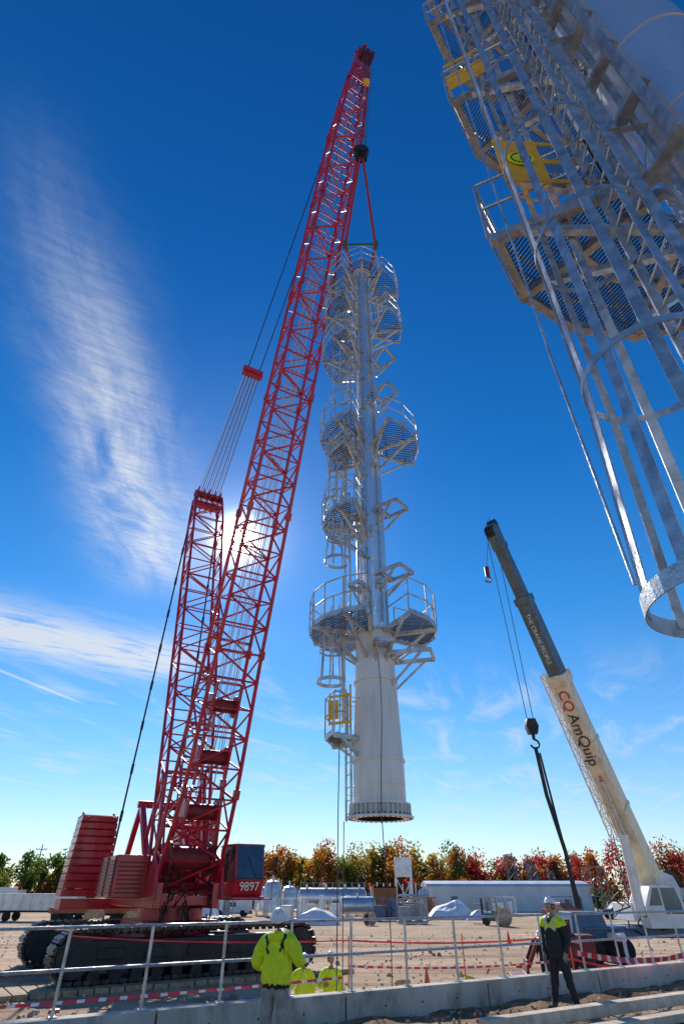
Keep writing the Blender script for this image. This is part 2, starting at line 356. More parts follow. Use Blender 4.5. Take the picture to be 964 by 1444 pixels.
def ladder(mb,c,a,r,z0,z1,zc0=None,cr=.36,wd=.46,rail=.03,hs=1.2,ns=7,band=.05,strap=.05,k0=1.18):
    a=R(a);ra=V((math.cos(a),math.sin(a),0));ta=V((-ra.y,ra.x,0));o=V((c[0],c[1],0))+ra*r
    for s in(-1,1): mb.beam(o+ta*(s*wd/2)+V((0,0,z0)),o+ta*(s*wd/2)+V((0,0,z1)),rail*.5,rail*2,up=ra)
    z=z0+.15
    while z<z1: mb.tube(o-ta*wd/2+V((0,0,z)),o+ta*wd/2+V((0,0,z)),.012,6);z+=.3
    z=z0+.6
    while z<z1:
        for s in(-1,1): mb.beam(o+ta*(s*wd/2)+V((0,0,z)),o+ta*(s*wd/2)-ra*.35+V((0,0,z)),.05,.01)
        z+=2.4
    if zc0 is None:return
    cc=o+ra*(cr*.95)
    def cp(t,z,k=1):
        th=math.pi+ .42+ (2*math.pi-.84)*t
        return cc+ra*(math.cos(th)*cr*k)+ta*(math.sin(th)*cr*k)+V((0,0,z))
    z=zc0;first=True
    while z<z1:
        k=k0 if first else 1; bd=band*1.8 if first else band;M=36
        for i in range(M):
            p,q=cp(i/M,z,k),cp((i+1)/M,z,k);mb.beam(p,q,.008,bd)
        for t_,s in((0,-1),(1,1)):
            mb.beam(cp(t_,z,k),o+ta*(s*wd/2*(1))+V((0,0,z)),.008,bd)
        z+=hs;first=False
    for i in range(ns):
        t=(i+.5)/ns
        p0=cp(t,zc0,k0*.985);p1=cp(t,zc0+hs,.985);p2=cp(t,z1,.985);n_=(p1-cc);n_.z=0
        mb.beam(p0,p1,strap,.008,up=n_.normalized());mb.beam(p1,p2,strap,.008,up=n_.normalized())

# ---------------------------------------------------------------- hanging stack
TC=(.98,16.0)
g=grp('steel_exhaust_stack')
def zr(r): return r*16+E
mb=MB();c0=(TC[0],TC[1],0)
mb.lathe(c0,[(.60,zr(.0935)),(.86,zr(.0935)),(.86,zr(.0965)),(.69,zr(.0965))],56,0)
mb.lathe(c0,[(.80,zr(.112)),(.80,zr(.1145)),(.69,zr(.1145)),(.69,zr(.112)),(.80,zr(.112))],56,0)
for i in range(36):
    a=2*math.pi*i/36;mb.beam(pol(TC,.74,a,zr(.0965)),pol(TC,.74,a,zr(.112)),.018,.12,up=(math.cos(a),math.sin(a),0))
    a+=.087;mb.tube(pol(TC,.79,a,zr(.0935)-.02),pol(TC,.79,a,zr(.0965)+.05),.018,6,mi=1)
mb.lathe(c0,[(.66,zr(.0935)),(.69,zr(.098)),(.685,zr(.178)),(.60,zr(.31)),(.553,zr(.405)),(.50,zr(.408))],56,0)
for r,z in((.70,.178),(.622,.31),(.60,.405)): mb.lathe(c0,[(r-.03,zr(z)-.03),(r+.02,zr(z)-.03),(r+.02,zr(z)+.03),(r-.03,zr(z)+.03)],56,0)
mb.lathe(c0,[(.62,zr(.094)),(.60,zr(.17)),(.3,zr(.3))],32,1)
for zz in(.14,.245,.36):
    r=.70 if zz<.2 else (.645 if zz<.3 else .58);mb.lathe(c0,[(r-.012,zr(zz)-.006),(r-.004,zr(zz)),(r-.012,zr(zz)+.006)],56,0)
mb.obj('skirt_section',[STK,BLK],g)
mb=MB();z=zr(.408);zt=zr(1.60)
def sr(z): return .505-.12*(z-zr(.408))/(zr(1.62)-zr(.408))
while z<zt:
    z2=min(z+1.2,zt)
    mb.lathe(c0,[(sr(z),z),(sr(z2),z2-.035)],56,0)
    mb.lathe(c0,[(sr(z2)-.02,z2-.035),(sr(z2)+.008,z2-.035),(sr(z2)+.008,z2),(sr(z2)-.02,z2)],56,0);z+=1.2
mb.lathe(c0,[(.40,zt-.2),(.47,zt-.2),(.47,zt-.05),(.40,zt-.05),(.38,zt+.5),(.30,zt+.5)],40,0)
mb.obj('clad_shaft',ALU,g)
mb=MB()
for a,r in((R(250),.56),(R(300),.55),(R(215),.58)):
    mb.tube(pol(TC,r,a,zr(.42)),pol(TC,r-.08,a,zr(1.55)),.028,8)
for k in range(11):
    z=zr(.45)+k*1.7; a=R(253); mb.box(pol(TC,.55-.1*k/11,a,z),(.2,.06,.05),a+math.pi/2)
for (zz,a) in((.50,285),(.62,270),(.80,290),(1.0,275),(1.12,300),(.56,240)):
    p=pol(TC,.45,R(a),zr(zz));q=pol(TC,.72,R(a),zr(zz));mb.tube(p,q,.07,12);mb.tube(q,q+(q-p).normalized()*.04,.12,14)
mb.obj('conduits_and_nozzles',GALV,g)
mb=MB()
P=[(.405,120,262,1.98),(.405,-62,30,1.93),
 (.655,130,250,1.68),(.90,135,250,1.82),(.83,165,235,1.55),(.865,-72,20,1.95),
 (1.20,130,245,1.86),(1.31,-55,15,1.75),(1.37,135,240,1.8),(1.48,-60,20,1.75),(1.52,125,235,1.7)]
for zr_,a0,a1,ro in P:
    platform(mb,TC,zr(zr_),.58,ro,a0,a1,.45,.10,knee=1.0,t=.022,rr=.024,cross=7)
platform(mb,TC,zr(1.595),.42,.95,0,359.5,.38,.1,knee=.6,t=.022,rr=.022,cross=7)
platform(mb,TC,zr(.215),.72,1.45,150,215,.66,.085,knee=.5,t=.022,rr=.026)
mb.obj('platforms',[GALVP,GRAT],g)
mb=MB()
ladder(mb,TC,196,.84,zr(.09),zr(.30),None)
ladder(mb,TC,187,.95,zr(.235),zr(.47),zr(.31),hs=.9,strap=.05,band=.06)
ladder(mb,TC,200,.85,zr(.41),zr(.72),zr(.55),hs=.9,strap=.05,band=.06)
ladder(mb,TC,185,.85,zr(.66),zr(.97),zr(.71),hs=.9,strap=.05,band=.06)
ladder(mb,TC,205,.8,zr(.90),zr(1.27),zr(1.02),hs=1.1,strap=.045,band=.06,ns=5)
ladder(mb,TC,190,.8,zr(1.2),zr(1.58),zr(1.30),hs=1.1,strap=.045,band=.06,ns=5)
ladder(mb,TC,-20,.75,zr(1.3),zr(1.53),zr(1.40),hs=1.1,strap=.045,band=.06,ns=5)
mb.obj('caged_ladders',GALVP,g)
mb=MB()
def bracket(zr_,a,L0=1.0,wd=.75,kn=.6,rs=.48):
    a=R(a);ra=V((math.cos(a),math.sin(a),0));ta=V((-ra.y,ra.x,0));o=V((TC[0],TC[1],zr(zr_)))
    for s in(-1,1):
        mb.beam(o+ra*rs*.8+ta*s*wd/2,o+ra*(rs+L0)+ta*s*wd/2,.07,.12)
        mb.beam(o+ra*(rs+L0*.8)+ta*s*wd/2,o+ra*rs*.9+ta*s*wd/2*.6-V((0,0,kn)),.06,.06)
    mb.beam(o+ra*(rs+L0)-ta*wd/2,o+ra*(rs+L0)+ta*wd/2,.07,.12);mb.beam(o+ra*(rs+.1)-ta*wd/2,o+ra*(rs+.1)+ta*wd/2,.07,.12)
for zr_ in(.52,.675,1.03,1.16): bracket(zr_,-38,.85)
bracket(.355,-15,1.15,.9,.9,.56);bracket(.37,-75,.5,.5,.5,.56);bracket(.49,230,.5,.4)
mb.obj('support_brackets',GALVP,g)
mb=MB();a=R(205);p=pol(TC,1.45,a,zr(.215));
for dz in(.25,.95): mb.beam(p+V((0,0,dz)),p+V((.55,-.25,dz)),.03,.06)
for d in(0,1): mb.beam(p+V((.55*d,-.25*d,.2)),p+V((.55*d,-.25*d,1.0)),.05,.05)
mb.box(p+V((.1,-.05,.6)),(.3,.03,.5),R(-24));mb.obj('safety_gate',YEL,g)
mb=MB()
for s in(-1,1): mb.prism([(-.12,-.25),(.12,-.25),(.09,.2),(0,.27),(-.09,.2)],(TC[0]+s*.43,TC[1],zr(1.60)+.1),(0,1,0),(0,0,1),(1,0,0),.06)
mb.obj('lifting_lugs',STK,g)
g=grp('tag_line');mb=MB()
pts=[V((1.02,15.2,zr(.35)))+V((.05*math.sin(i*.5),.0,-i*.42)) for i in range(20)]
mb.path(pts,.012,5);mb.path([V((.05,16,zr(.09))),V((.02,16.2,2.5)),V((0,16.6,.02))],.012,5)
mb.path([V((-.05,16.0,zr(.30))),V((-.1,16.1,zr(.1))),V((-.13,16.5,.02))],.014,5)
mb.obj('rope',ROPE,g)

# ---------------------------------------------------------------- red crawler crane
CR=V((-8.35,33.0,0));CA=R(-60.68)
crane=grp('red_crawler_crane',CR,CA)
def lattice(mb,A,B,lat,prof,bays,rc,rl,mi=0):
    A=V(A);B=V(B);ax=(B-A).normalized();lat=V(lat).normalized();dp=ax.cross(lat).normalized()
    def wh(t):
        for (t0,w0,h0),(t1,w1,h1) in zip(prof,prof[1:]):
            if t<=t1+1e-9:
                k=(t-t0)/(t1-t0);return w0+(w1-w0)*k,h0+(h1-h0)*k
    def cor(t):
        w_,h_=wh(t);c=A.lerp(B,t);return [c+lat*(a*w_/2)+dp*(b*h_/2) for a,b in((-1,-1),(1,-1),(1,1),(-1,1))]
    prev=None
    for i in range(bays+1):
        c=cor(i/bays)
        if prev:
            for k in range(4):
                mb.tube(prev[k],c[k],rc,8,mi=mi,cap=False)
                k2=(k+1)%4
                if i%2: mb.tube(prev[k],c[k2],rl,6,mi=mi,cap=False)
                else: mb.tube(prev[k2],c[k],rl,6,mi=mi,cap=False)
        for k in range(4): mb.tube(c[k],c[(k+1)%4],rl*.9,6,mi=mi,cap=False)
        if i%4==0: mb.tube(c[0],c[2],rl*.8,5,mi=mi,cap=False)
        prev=c
    return ax,lat,dp,cor
FT=V((1.6,0,3.2));TP=V((19.73,0,55.6));LAT=(0,1,0)
mb=MB()
ax,_,dp,cor=lattice(mb,FT,TP,LAT,[(0,3.0,.9),(.08,2.6,2.4),(.20,2.4,2.2),(.88,2.0,1.7),(1,1.3,1.0)],40,.105,.055)
for t in(.08,.20,.34,.48,.62,.76,.88):
    for c in cor(t): mb.beam(c-ax*.22,c+ax*.22,.27,.27,up=dp)
mb.obj('boom_lattice',RED,crane)
mb=MB()
for y in(-.5,-.25,0,.3,.55): mb.tube(FT+ax*6+V((0,y,0)),TP+V((0,y*.5,0))+dp*.45,.022,5)
for y in(-.35,.1,.45): mb.tube(FT+ax*4+V((0,y,0)),TP.lerp(FT,.35)+V((0,y*.7,0))+dp*.2,.03,5)
mb.obj('hoist_ropes',ROPEL,crane)
mb=MB()
hd=TP
for y in(-.55,-.2,.2,.55): mb.prism([(-1.0,-.5),(1.2,-.7),(2.1,-.35),(2.2,.15),(1.2,.6),(-1.0,.45)],hd+V((0,y,0)),ax,dp,(0,1,0),.06)
mb.tube(hd+ax*1.9+V((0,-.7,0)),hd+ax*1.9+V((0,.7,0)),.12,10)
mb.beam(hd+ax*2.0,hd+ax*3.0,.4,.4,up=dp,w2=.2,h2=.2);mb.beam(hd+ax*2.9-dp*.3,hd+ax*2.9+dp*.3,.2,.2);mb.tube(hd+ax*2.9,hd+ax*3.5,.04,6)
mb.obj('boom_head',RED,crane)
mb=MB()
for y in(-.45,-.3,-.05,.1,.35,.5): 
    mb.tube(hd+ax*1.0-dp*.8+V((0,y-.04,0)),hd+ax*1.0-dp*.8+V((0,y+.04,0)),.5,18)
    mb.tube(hd+ax*2.1+V((0,y-.04,0)),hd+ax*2.1+V((0,y+.04,0)),.38,18)
mb.obj('boom_head_sheaves',DRED,crane)
MF=V((.3,0,3.3));MT=V((-7.1,0,31.5))
mb=MB();ma,_,md,mcor=lattice(mb,MF,MT,LAT,[(0,2.6,.9),(.15,2.5,1.7),(.9,2.4,1.7),(1,2.2,1.2)],18,.095,.05)
for y in(-1,-.5,0,.5,1): mb.prism([(-1.2,-.6),(.7,-.7),(.9,.1),(.5,.7),(-1.2,.6)],MT+V((0,y,0)),ma,md,(0,1,0),.06)
mb.tube(MT+ma*.4+V((0,-1.2,0)),MT+ma*.4+V((0,1.2,0)),.32,12);mb.beam(MT-ma*.9-V((0,1.2,0)),MT-ma*.9+V((0,1.2,0)),.5,.5)
mb.obj('mast_lattice',RED,crane)
EQ=MT.lerp(TP,.321)
mb=MB();mb.box(EQ,(.5,1.7,.5),M=Matrix.Identity(3));mb.tube(EQ+V((.1,-.85,.3)),EQ+V((.1,.85,.3)),.25,12)
mb.obj('equaliser_beam',RED,crane)
mb=MB()
for i in range(10):
    y=-.9+i*.2;mb.tube(MT+ma*.5+V((0,y,0)),EQ+V((0,y*.7,-.1)),.032,5,mi=i%2)
mb.obj('boom_hoist_reeving',[ROPEL,ROPE],crane)
mb=MB()
for y in(-.5,.5): mb.tube(EQ+V((0,y,0)),TP-ax*1+V((0,y,0)),.04,6)
for y in(-1.1,1.1): 
    a_=MT+V((0,y,0));b_=V((-8.6,y*1.6,4.3));mb.tube(a_,b_,.06,6); 
    for k in range(9):
        p=a_.lerp(b_,(k+1)/10);d_=(b_-a_).normalized();mb.beam(p-d_*.3,p+d_*.3,.16,.12)
mb.obj('pendants',BLK,crane)
mb=MB()
for t,l in((.06,1.6),(.105,1.5),(.15,1.3)):
    c=FT.lerp(TP,t);mb.tube(c+V((0,-l/2,0)),c+V((0,l/2,0)),.34,20,mi=1)
    for y in(-l/2,l/2): mb.tube(c+V((0,y-.05,0)),c+V((0,y+.05,0)),.55,24)
    for y in(-l/2,l/2): mb.beam(c-ax*1.2+V((0,y,0))-dp*.6,c+ax*1.2+V((0,y,0))-dp*.6,.08,.25,up=dp)
for k in range(5):
    c=FT.lerp(TP,.05+.04*k);mb.beam(c+V((0,-1.2,0))+dp*.9,c+V((0,1.2,0))+dp*.9,.12,.12)
mb.obj('hoist_drums',[RED,DRED],crane)
mb=MB()
for y in(-1.35,1.35): mb.beam((-9.2,y,2.95),(2.6,y,2.95),.35,1.0)
mb.box((-3.3,0,2.75),(11,2.3,.4));mb.box((-5.5,0,3.9),(3.4,2.2,1.2));mb.box((-1.2,-2.35,3.7),(4.2,1.5,1.7));mb.box((-5.9,2.3,3.6),(3.4,1.3,1.5))
for y in(-1.15,1.15):
    mb.prism([(-.9,-.6),(1.3,-.6),(1.0,.7),(.3,1.1),(-.4,.7)],(1.6,y*1.35,3.4),(1,0,0),(0,0,1),(0,1,0),.14)
    mb.beam((-.5,y,3.3),(-5.4,y,7.4),.3,.35);mb.beam((-5.4,y,7.4),(-8.2,y,3.3),.28,.3);mb.beam((1.0,y,3.6),(-1.2,y,8.6),.2,.25);mb.beam((-1.2,y,8.6),(-2.9,y,5.3),.16,.2)
mb.tube((-5.4,-1.4,7.4),(-5.4,1.4,7.4),.2,12)
mb.beam((-1.2,-1.3,8.6),(-1.2,1.3,8.6),.2,.2);mb.beam((0,-1.3,5.9),(0,1.3,5.9),.16,.16)
mb.box((-8.6,0,2.5),(2.4,8.4,.5))
mb.tube((0,0,1.9),(0,0,2.45),1.55,36)
mb.box((0,0,1.45),(3.6,3.6,1.1),R(94))
mb.obj('upperworks',RED,crane,.03)
mb=MB()
for x in(1.9,-.6,-2.6,-4.3):
    zz=3.7 if x<1 else 4.4
    mb.tube((x,-1.0,zz),(x,1.0,zz),.5,20)
    for y in(-1,1): mb.tube((x,y-.05,zz),(x,y+.05,zz),.72,20)
for k in range(10): mb.box((-1.2,-3.12,3.05+k*.14),(3.4,.06,.06))
for x in(-3.0,-1.2,.7): mb.box((x,-3.125,3.7),(.08,.08,1.6))
for k in range(8): mb.box((.93,-2.35,3.05+k*.17),(.06,1.2,.06))
mb.obj('winches_and_grilles',DRED,crane)
mb=MB()
for k in range(26):
    y=random.uniform(-1.2,1.2);z=random.uniform(2.2,4.6);p=V((2.2+random.uniform(-.3,.3),y,z));mb.path([p,p+V((.2,random.uniform(-.3,.3),-.5)),p+V((-.3,random.uniform(-.5,.5),-1.1))],.035,5)
mb.obj('hydraulic_hoses',BLK,crane)
mb=MB()
for s in(-1,1):
    for k in range(11):
        zz=2.85+k*.37;mb.box((-8.5+(k%2)*.03,s*3.05,zz+.165),(2.35,2.5-.045*k,.315))
        mb.box((-8.5,s*3.05,zz+.34),(2.0,2.1,.06))
        for y in(-1,1): mb.box((-8.5+1.2,s*3.05+y*.8,zz+.17),(.16,.25,.2))
    for y in(-.9,.9): mb.box((-8.5,s*3.05+y,7.0),(.3,.12,.25))
mb.obj('counterweight_stack',RED,crane,.02)
cabg=grp('cab',(1.9,2.75,0));cabg.parent=crane
mb=MB();mb.prism([(-1.2,0),(.95,0),(1.25,.7),(1.0,2.15),(-1.0,2.2),(-1.2,2.0)],(0,0,2.9),(1,0,0),(0,0,1),(0,1,0),1.5)
mb.box((-.1,0,2.83),(2.6,1.7,.14));mb.obj('cab_shell',RED,cabg,.04)
mb=MB()
mb.prism([(-1.0,.6),(.98,.6),(1.12,.8),(.95,2.03),(-.9,2.06)],(0,0,2.9),(1,0,0),(0,0,1),(0,1,0),1.53)
mb.add([(1.262,-.66,3.62),(1.262,.66,3.62),(1.03,.66,4.98),(1.03,-.66,4.98)],[(0,1,2,3)])
mb.obj('cab_windows',GLS,cabg)
mb=MB();
for y in(-.775,.775): mb.box((0,y,4.2),(.06,.03,1.3));mb.box((-.1,y,5.0),(2.2,.03,.05))
mb.box((1.28,.0,3.6),(.06,1.5,.05));mb.tube((1.1,.85,4.3),(1.5,1.15,4.5),.02,6);mb.box((1.5,1.2,4.3),(.05,.22,.4))
mb.tube((1.27,.3,3.65),(1.16,-.1,4.5),.02,5)
mb.obj('cab_trim',BLK,cabg)
text('cab_number','9897',.5,WHT,crane,Matrix.Translation((3.16,2.75,3.28))@Matrix.Rotation(R(90),4,'Z')@Matrix.Rotation(R(90),4,'X'))
mb=MB()
for x in(-2.0,-.3,1.5,3.3): mb.tube((x,3.85,2.8),(x,3.85,3.9),.02,6)
for z in(3.35,3.9): mb.tube((-2,3.85,z),(3.3,3.85,z),.02,6)
mb.box((.6,3.6,2.8),(5.4,.6,.06));mb.obj('walkway',RED,crane)
TA=R(33.5)-CA
def track(name,off):
    tg=grp(name,(0,0,0),TA);tg.parent=crane
    Ln,H,W=11.6,1.75,1.3;r=H/2-.09;hx=Ln/2-r-.1
    def per(s):
        tot=4*hx+2*math.pi*r;s%=tot
        if s<2*hx:return (-hx+s,r),0
        s-=2*hx
        if s<math.pi*r:
            a=math.pi/2-s/r;return (hx+r*math.cos(a),r*math.sin(a)),a-math.pi/2
        s-=math.pi*r
        if s<2*hx:return (hx-s,-r),math.pi
        s-=2*hx;a=-math.pi/2-s/r;return (-hx+r*math.cos(a),r*math.sin(a)),a-math.pi/2
    tot=4*hx+2*math.pi*r;n=72;mb=MB()
    for i in range(n):
        (x,z),a=per(i*tot/n);M=Matrix.Rotation(-a,3,'Y');
        c=V((x,off,z+H/2+.18));mb.box(c,(tot/n*.86,W,.12),M=M);mb.box(c+M@V((0,0,.07)),(.1,W*.96,.06),M=M)
        for yy in(-.3,.3): mb.box(c-M@V((0,0,.1)),(tot/n*.5,.16,.14),M=M)
    mb.obj('track_shoes',SHOE,tg,.01)
    mb=MB();k=14
    poly=[(hx+(r-.25)*math.cos(a),(r-.25)*math.sin(a)) for a in [R(-90+180*i/k) for i in range(k+1)]]+[(-hx+(r-.25)*math.cos(a),(r-.25)*math.sin(a)) for a in [R(90+180*i/k) for i in range(k+1)]]
    mb.prism([(a*.86,b*.8) for a,b in poly],(0,off,H/2+.22),(1,0,0),(0,0,1),(0,1,0),W*.98)
    for s in(-1,1):
        for y in(-.55,.55): mb.tube((s*hx,off+y-.09,H/2+.18),(s*hx,off+y+.09,H/2+.18),r-.1,28); mb.tube((s*hx,off+y-.14,H/2+.18),(s*hx,off+y+.14,H/2+.18),.25,16)
    for i in range(11):
        x=-hx+.8+i*(2*hx-1.6)/10;mb.tube((x,off-.6,.44),(x,off+.6,.44),.24,16)
    for i in range(5): mb.box((-3.6+i*1.8,off-.66,1.1),(1.0,.06,.35))
    mb.obj('track_frame',BLK,tg,.02)
track('crawler_track_near',-3.6);track('crawler_track_far',3.6)
mb=MB();M=Matrix.Rotation(TA,3,'Z')
for x in(-1.6,1.6): mb.beam(M@V((x,-3.2,1.2)),M@V((x,3.2,1.2)),.9,.8)
mb.obj('carbody',DRED,crane,.03)
g=grp('timber_crane_mats',(CR.x,CR.y,0),R(33.5));mb=MB()
for o in(-3.6,3.6):
    for i in range(27):
        x=-7.2+i*.55;mb.box((x,o+random.uniform(-.08,.08),.085),(.5,2.9,.17),random.uniform(-.01,.01))
for st in((-9.8,1.5),(-9.4,4.2)):
    for lay in range(3):
        for i in range(5): mb.box((st[0]+i*.42,st[1],.2+lay*.32),(.38,3.2,.28),random.uniform(-.02,.02))
mb.obj('mat_timbers',TIMB,g,.015)
def loc(v):
    return CR+Matrix.Rotation(CA,3,'Z')@V(v)
HB=V((1.22,15.9,2.44*16+E));g=grp('hook_block');mb=MB()
mb.prism([(-.35,-.45),(.35,-.45),(.5,.15),(.3,.5),(-.3,.5),(-.5,.15)],HB,(1,0,0),(0,0,1),(0,1,0),.4)
for y in(-.2,0,.2): mb.tube(HB+V((0,y-.05,.15)),HB+V((0,y+.05,.15)),.42,18)
mb.tube(HB-V((0,0,.4)),HB-V((0,0,.75)),.14,10)
hk=[HB+V((math.sin(a)*.28,0,-1.0+math.cos(a)*.28)) for a in [R(20*i) for i in range(0,14)]]
mb.path(hk,.08,8);mb.path([HB+V((-x.x+HB.x,0,x.z-HB.z)) for x in hk],.08,8)
mb.obj('block_body',BLK,g)
mb=MB();top=loc(hd+ax*1.0-dp*1.2)
for i,y in enumerate((-.3,-.18,-.06,.06,.18,.3)):
    t_=top+V((y,y*.6,0));mb.tube(HB+V((y,0,.4)),t_,.02,5)
mb.tube(loc(hd+ax*2.2-dp*.2),V((1.75,14.9,51.5)),.02,5)
mb.obj('load_lines',ROPE,g)
g=grp('headache_ball');mb=MB();mb.lathe((1.75,14.9,51.0),[(.04,.45),(.2,.2),(.26,0),(.2,-.2),(.04,-.3)],16);mb.path([V((1.75,14.9,50.7)),V((1.9,14.9,50.4)),V((1.75,14.9,50.2))],.05,6);mb.obj('ball',YEL,g)
g=grp('lifting_slings');mb=MB();SZ=1.775*16+E;hb=HB-V((0,0,1.2))
for s in(-1,1):
    e=V((TC[0]+s*.8,16,SZ))
    for d in(-.07,.07):
        mb.path([hb+V((s*.12,d,0)),e+V((0,d,0)),V((TC[0]+s*.43,16+d,zr(1.60)+.2))],.065,8)
mb.obj('sling_straps',SLING,g)
mb=MB();mb.tube((TC[0]-.95,16,SZ),(TC[0]+.95,16,SZ),.07,10)
for s in(-1,1): mb.box((TC[0]+s*.85,16,SZ),(.12,.34,.34))
mb.obj('spreader_bar',GRN,g)

# ---------------------------------------------------------------- near tower with caged ladder
NT=(3.35,2.2);g=grp('steel_ladder_tower')
mb=MB();z=1.15
while z<20: 
    mb.lathe((NT[0],NT[1],0),[(.5,z),(.5,z+1.5)],64);mb.lathe((NT[0],NT[1],0),[(.49,z+1.5),(.51,z+1.5),(.51,z+1.56),(.49,z+1.56)],64);z+=1.56
mb.obj('tower_shaft',ALU,g)
mb=MB()
for z in(E+5.5,E+9.0,E+12.4,E+15.8):
    platform(mb,NT,z,.62,2.03,40,156,.5,.042,t=.008,rr=.021,knee=1.0,seg=5,cross=8,toe=.13)
    A=[R(40+116*i/5) for i in range(6)]
    for a,b in zip(A,A[1:]):
        mb.beam(pol(NT,1.95,a,z-.09),pol(NT,1.95,b,z-.09),.08,.12);mb.beam(pol(NT,1.3,a,z-.08),pol(NT,1.3,b,z-.08),.06,.08)
platform(mb,NT,E+12.4,.62,1.6,225,330,.5,.05,t=.008,rr=.021,cross=8)
mb.obj('platforms',[GALV,GRAT],g)
mb=MB()
ladder(mb,NT,171.6,.955,E+.2,E+17,E+1.195,cr=.43,wd=.46,rail=.04,hs=1.55,ns=9,band=.055,strap=.066,k0=1.16)
mb.obj('caged_ladder',GALV,g)
mb=MB()
mb.path([V((1.42,2.50,E+5.4)),V((1.43,2.49,E+3)),V((1.455,2.45,E+1.25))],.009,6);mb.tube((1.42,2.5,E+5.4),(1.42,2.5,E+15),.009,6)
for a in(150,185,200): 
    p=pol(NT,.62,R(a),0);mb.tube((p.x,p.y,2),(p.x,p.y,E+17),.035,10)
for a in(130,160,178,205):
    p=pol(NT,.78,R(a),0);mb.beam((p.x,p.y,E+5),(p.x,p.y,E+17),.09,.03)
for k in range(12): 
    p=pol(NT,.7,R(190),E+5+k);mb.box(p,(.12,.5,.05),R(190))
for k in range(5):
    a=R(120+k*25);p=pol(NT,.5,a,E+7.2+k*1.3);q=pol(NT,.78,a,E+7.2+k*1.3);mb.tube(p,q,.09,14);mb.tube(q,q+(q-p)*.15,.15,18)
mb.obj('conduits',GALV,g)
def gate(z,nm):
    mb=MB();p0=V((1.66,2.62,z));p1=V((2.55,2.66,z))
    for dz in(0,.42,.84): mb.beam(p0+V((0,0,dz)),p1+V((0,0,dz)),.012,.07)
    for p in(p0,p1,p0.lerp(p1,.45)): mb.beam(p-V((0,0,.06)),p+V((0,0,.9)),.012,.06,up=(1,0,0))
    mb.beam(p0+V((0.03,0,.42)),p0.lerp(p1,.44)+V((0,0,.42)),.01,.8);mb.obj(nm,YEL,g)
    mb=MB();p=p0.lerp(p1,.22)+V((0,-.02,.42));mb.tube(p,p-V((0,.006,0)),.14,20);mb.obj(nm+'_label',HIVIS,g)
    mb=MB()
    for a in range(0,360,20): mb.tube(p+V((math.cos(R(a))*.1,-.012,math.sin(R(a))*.1)),p+V((math.cos(R(a+14))*.1,-.012,math.sin(R(a+14))*.1)),.006,5)
    mb.beam(p+V((0,-.012,-.05)),p+V((0,-.012,.05)),.02,.004);mb.obj(nm+'_print',BLK,g)
gate(E+5.85,'safety_gate')
mb=MB();p0=pol(NT,2.0,R(157),E+9.3);p1=pol(NT,1.4,R(158),E+9.3)
for dz in(0,.42,.84): mb.beam(p0+V((0,0,dz)),p1+V((0,0,dz)),.012,.07)
mb.beam(p0+V((0,0,.2)),p1+V((0,0,.2)),.01,.3);mb.obj('safety_gate_upper',YEL,g)

# ---------------------------------------------------------------- hydraulic truck crane
g=grp('hydraulic_truck_crane')
BF=V((16.9,36,E+.1));BT=V((9.14,28,17.9+E));ba=(BT-BF).normalized();lt=ba.cross(V((0,0,1))).normalized();bu=lt.cross(ba).normalized()
def bp(t,u=0,l=0): return BF.lerp(BT,t)+bu*u+lt*l
mb=MB();mb.beam(bp(-.06),bp(.557),.95,1.15,up=bu,w2=.9,h2=1.02,mi=0)
mb.beam(bp(.545),bp(.575),1.1,1.25,up=bu,mi=0);mb.beam(bp(.2),bp(.21),1.02,1.2,up=bu);mb.beam(bp(.38),bp(.39),1.0,1.16,up=bu)
mb.obj('boom_base_section',CREAM,g,.03)
mb=MB();mb.beam(bp(.57),bp(.79),.78,.92,up=bu);mb.beam(bp(.78),bp(.80),.88,1.02,up=bu);mb.beam(bp(.79),bp(.955),.6,.72,up=bu);mb.beam(bp(.945),bp(.962),.7,.85,up=bu)
mb.prism([(-.2,-.5),(.9,-.55),(1.2,-.1),(.9,.45),(-.2,.4)],bp(.965),ba,bu,lt,.6)
mb.prism([(0,.2),(.5,.3),(1.1,.8),(.8,.9)],bp(.975),ba,bu,lt,.3)
mb.obj('boom_fly_sections',BGRY,g,.02)
mb=MB();
for s in(-.2,0,.2): mb.tube(bp(1.0,-.35,s-.05),bp(1.0,-.35,s+.05),.36,16);mb.tube(bp(1.02,.35,s-.04),bp(1.02,.35,s+.04),.26,16)
mb.obj('boom_tip_sheaves',BLK,g)
mb=MB();lattice(mb,bp(.14,-.1,.78),bp(.58,-.1,.74),bu,[(0,.6,.4),(1,.45,.3)],14,.045,.028);
for t in(.2,.4,.54): mb.beam(bp(t,-.1,.45),bp(t,-.1,.75),.1,.1)
mb.obj('stowed_lattice_jib',WHT,g)
mb=MB();mb.tube(V((15.2,34.6,2.1)),bp(.16,-.9),.24,16);mb.tube(bp(.16,-.9),bp(.29,-.55),.15,14,mi=1);mb.obj('lift_cylinder',[WHT,GALV],g)
mb=MB()
for s in(-.12,.12): mb.tube(bp(.0,.75,s),bp(1.0,.62,s),.018,5)
mb.obj('boom_ropes',ROPE,g)
def tmat(o,x,z):
    x=x.normalized();z=z.normalized();y=z.cross(x);m=Matrix((x,y,z)).transposed().to_4x4();m.translation=o;return m
txtc=mat('dark_lettering',(.02,.02,.05),.5);txtr=mat('red_lettering',(.55,.03,.03),.5)
TX=ba*-1
text('boom_lettering','AmQuip',.85,txtc,g,tmat(bp(.40,-.60),TX,-bu),.003)
text('boom_logo_mark','CQ',.8,txtr,g,tmat(bp(.505,-.56),TX,-bu),.003)
text('fly_lettering','THE CRANE PEOPLE',.34,WHT,g,tmat(bp(.68,-.47),TX,-bu),.003)
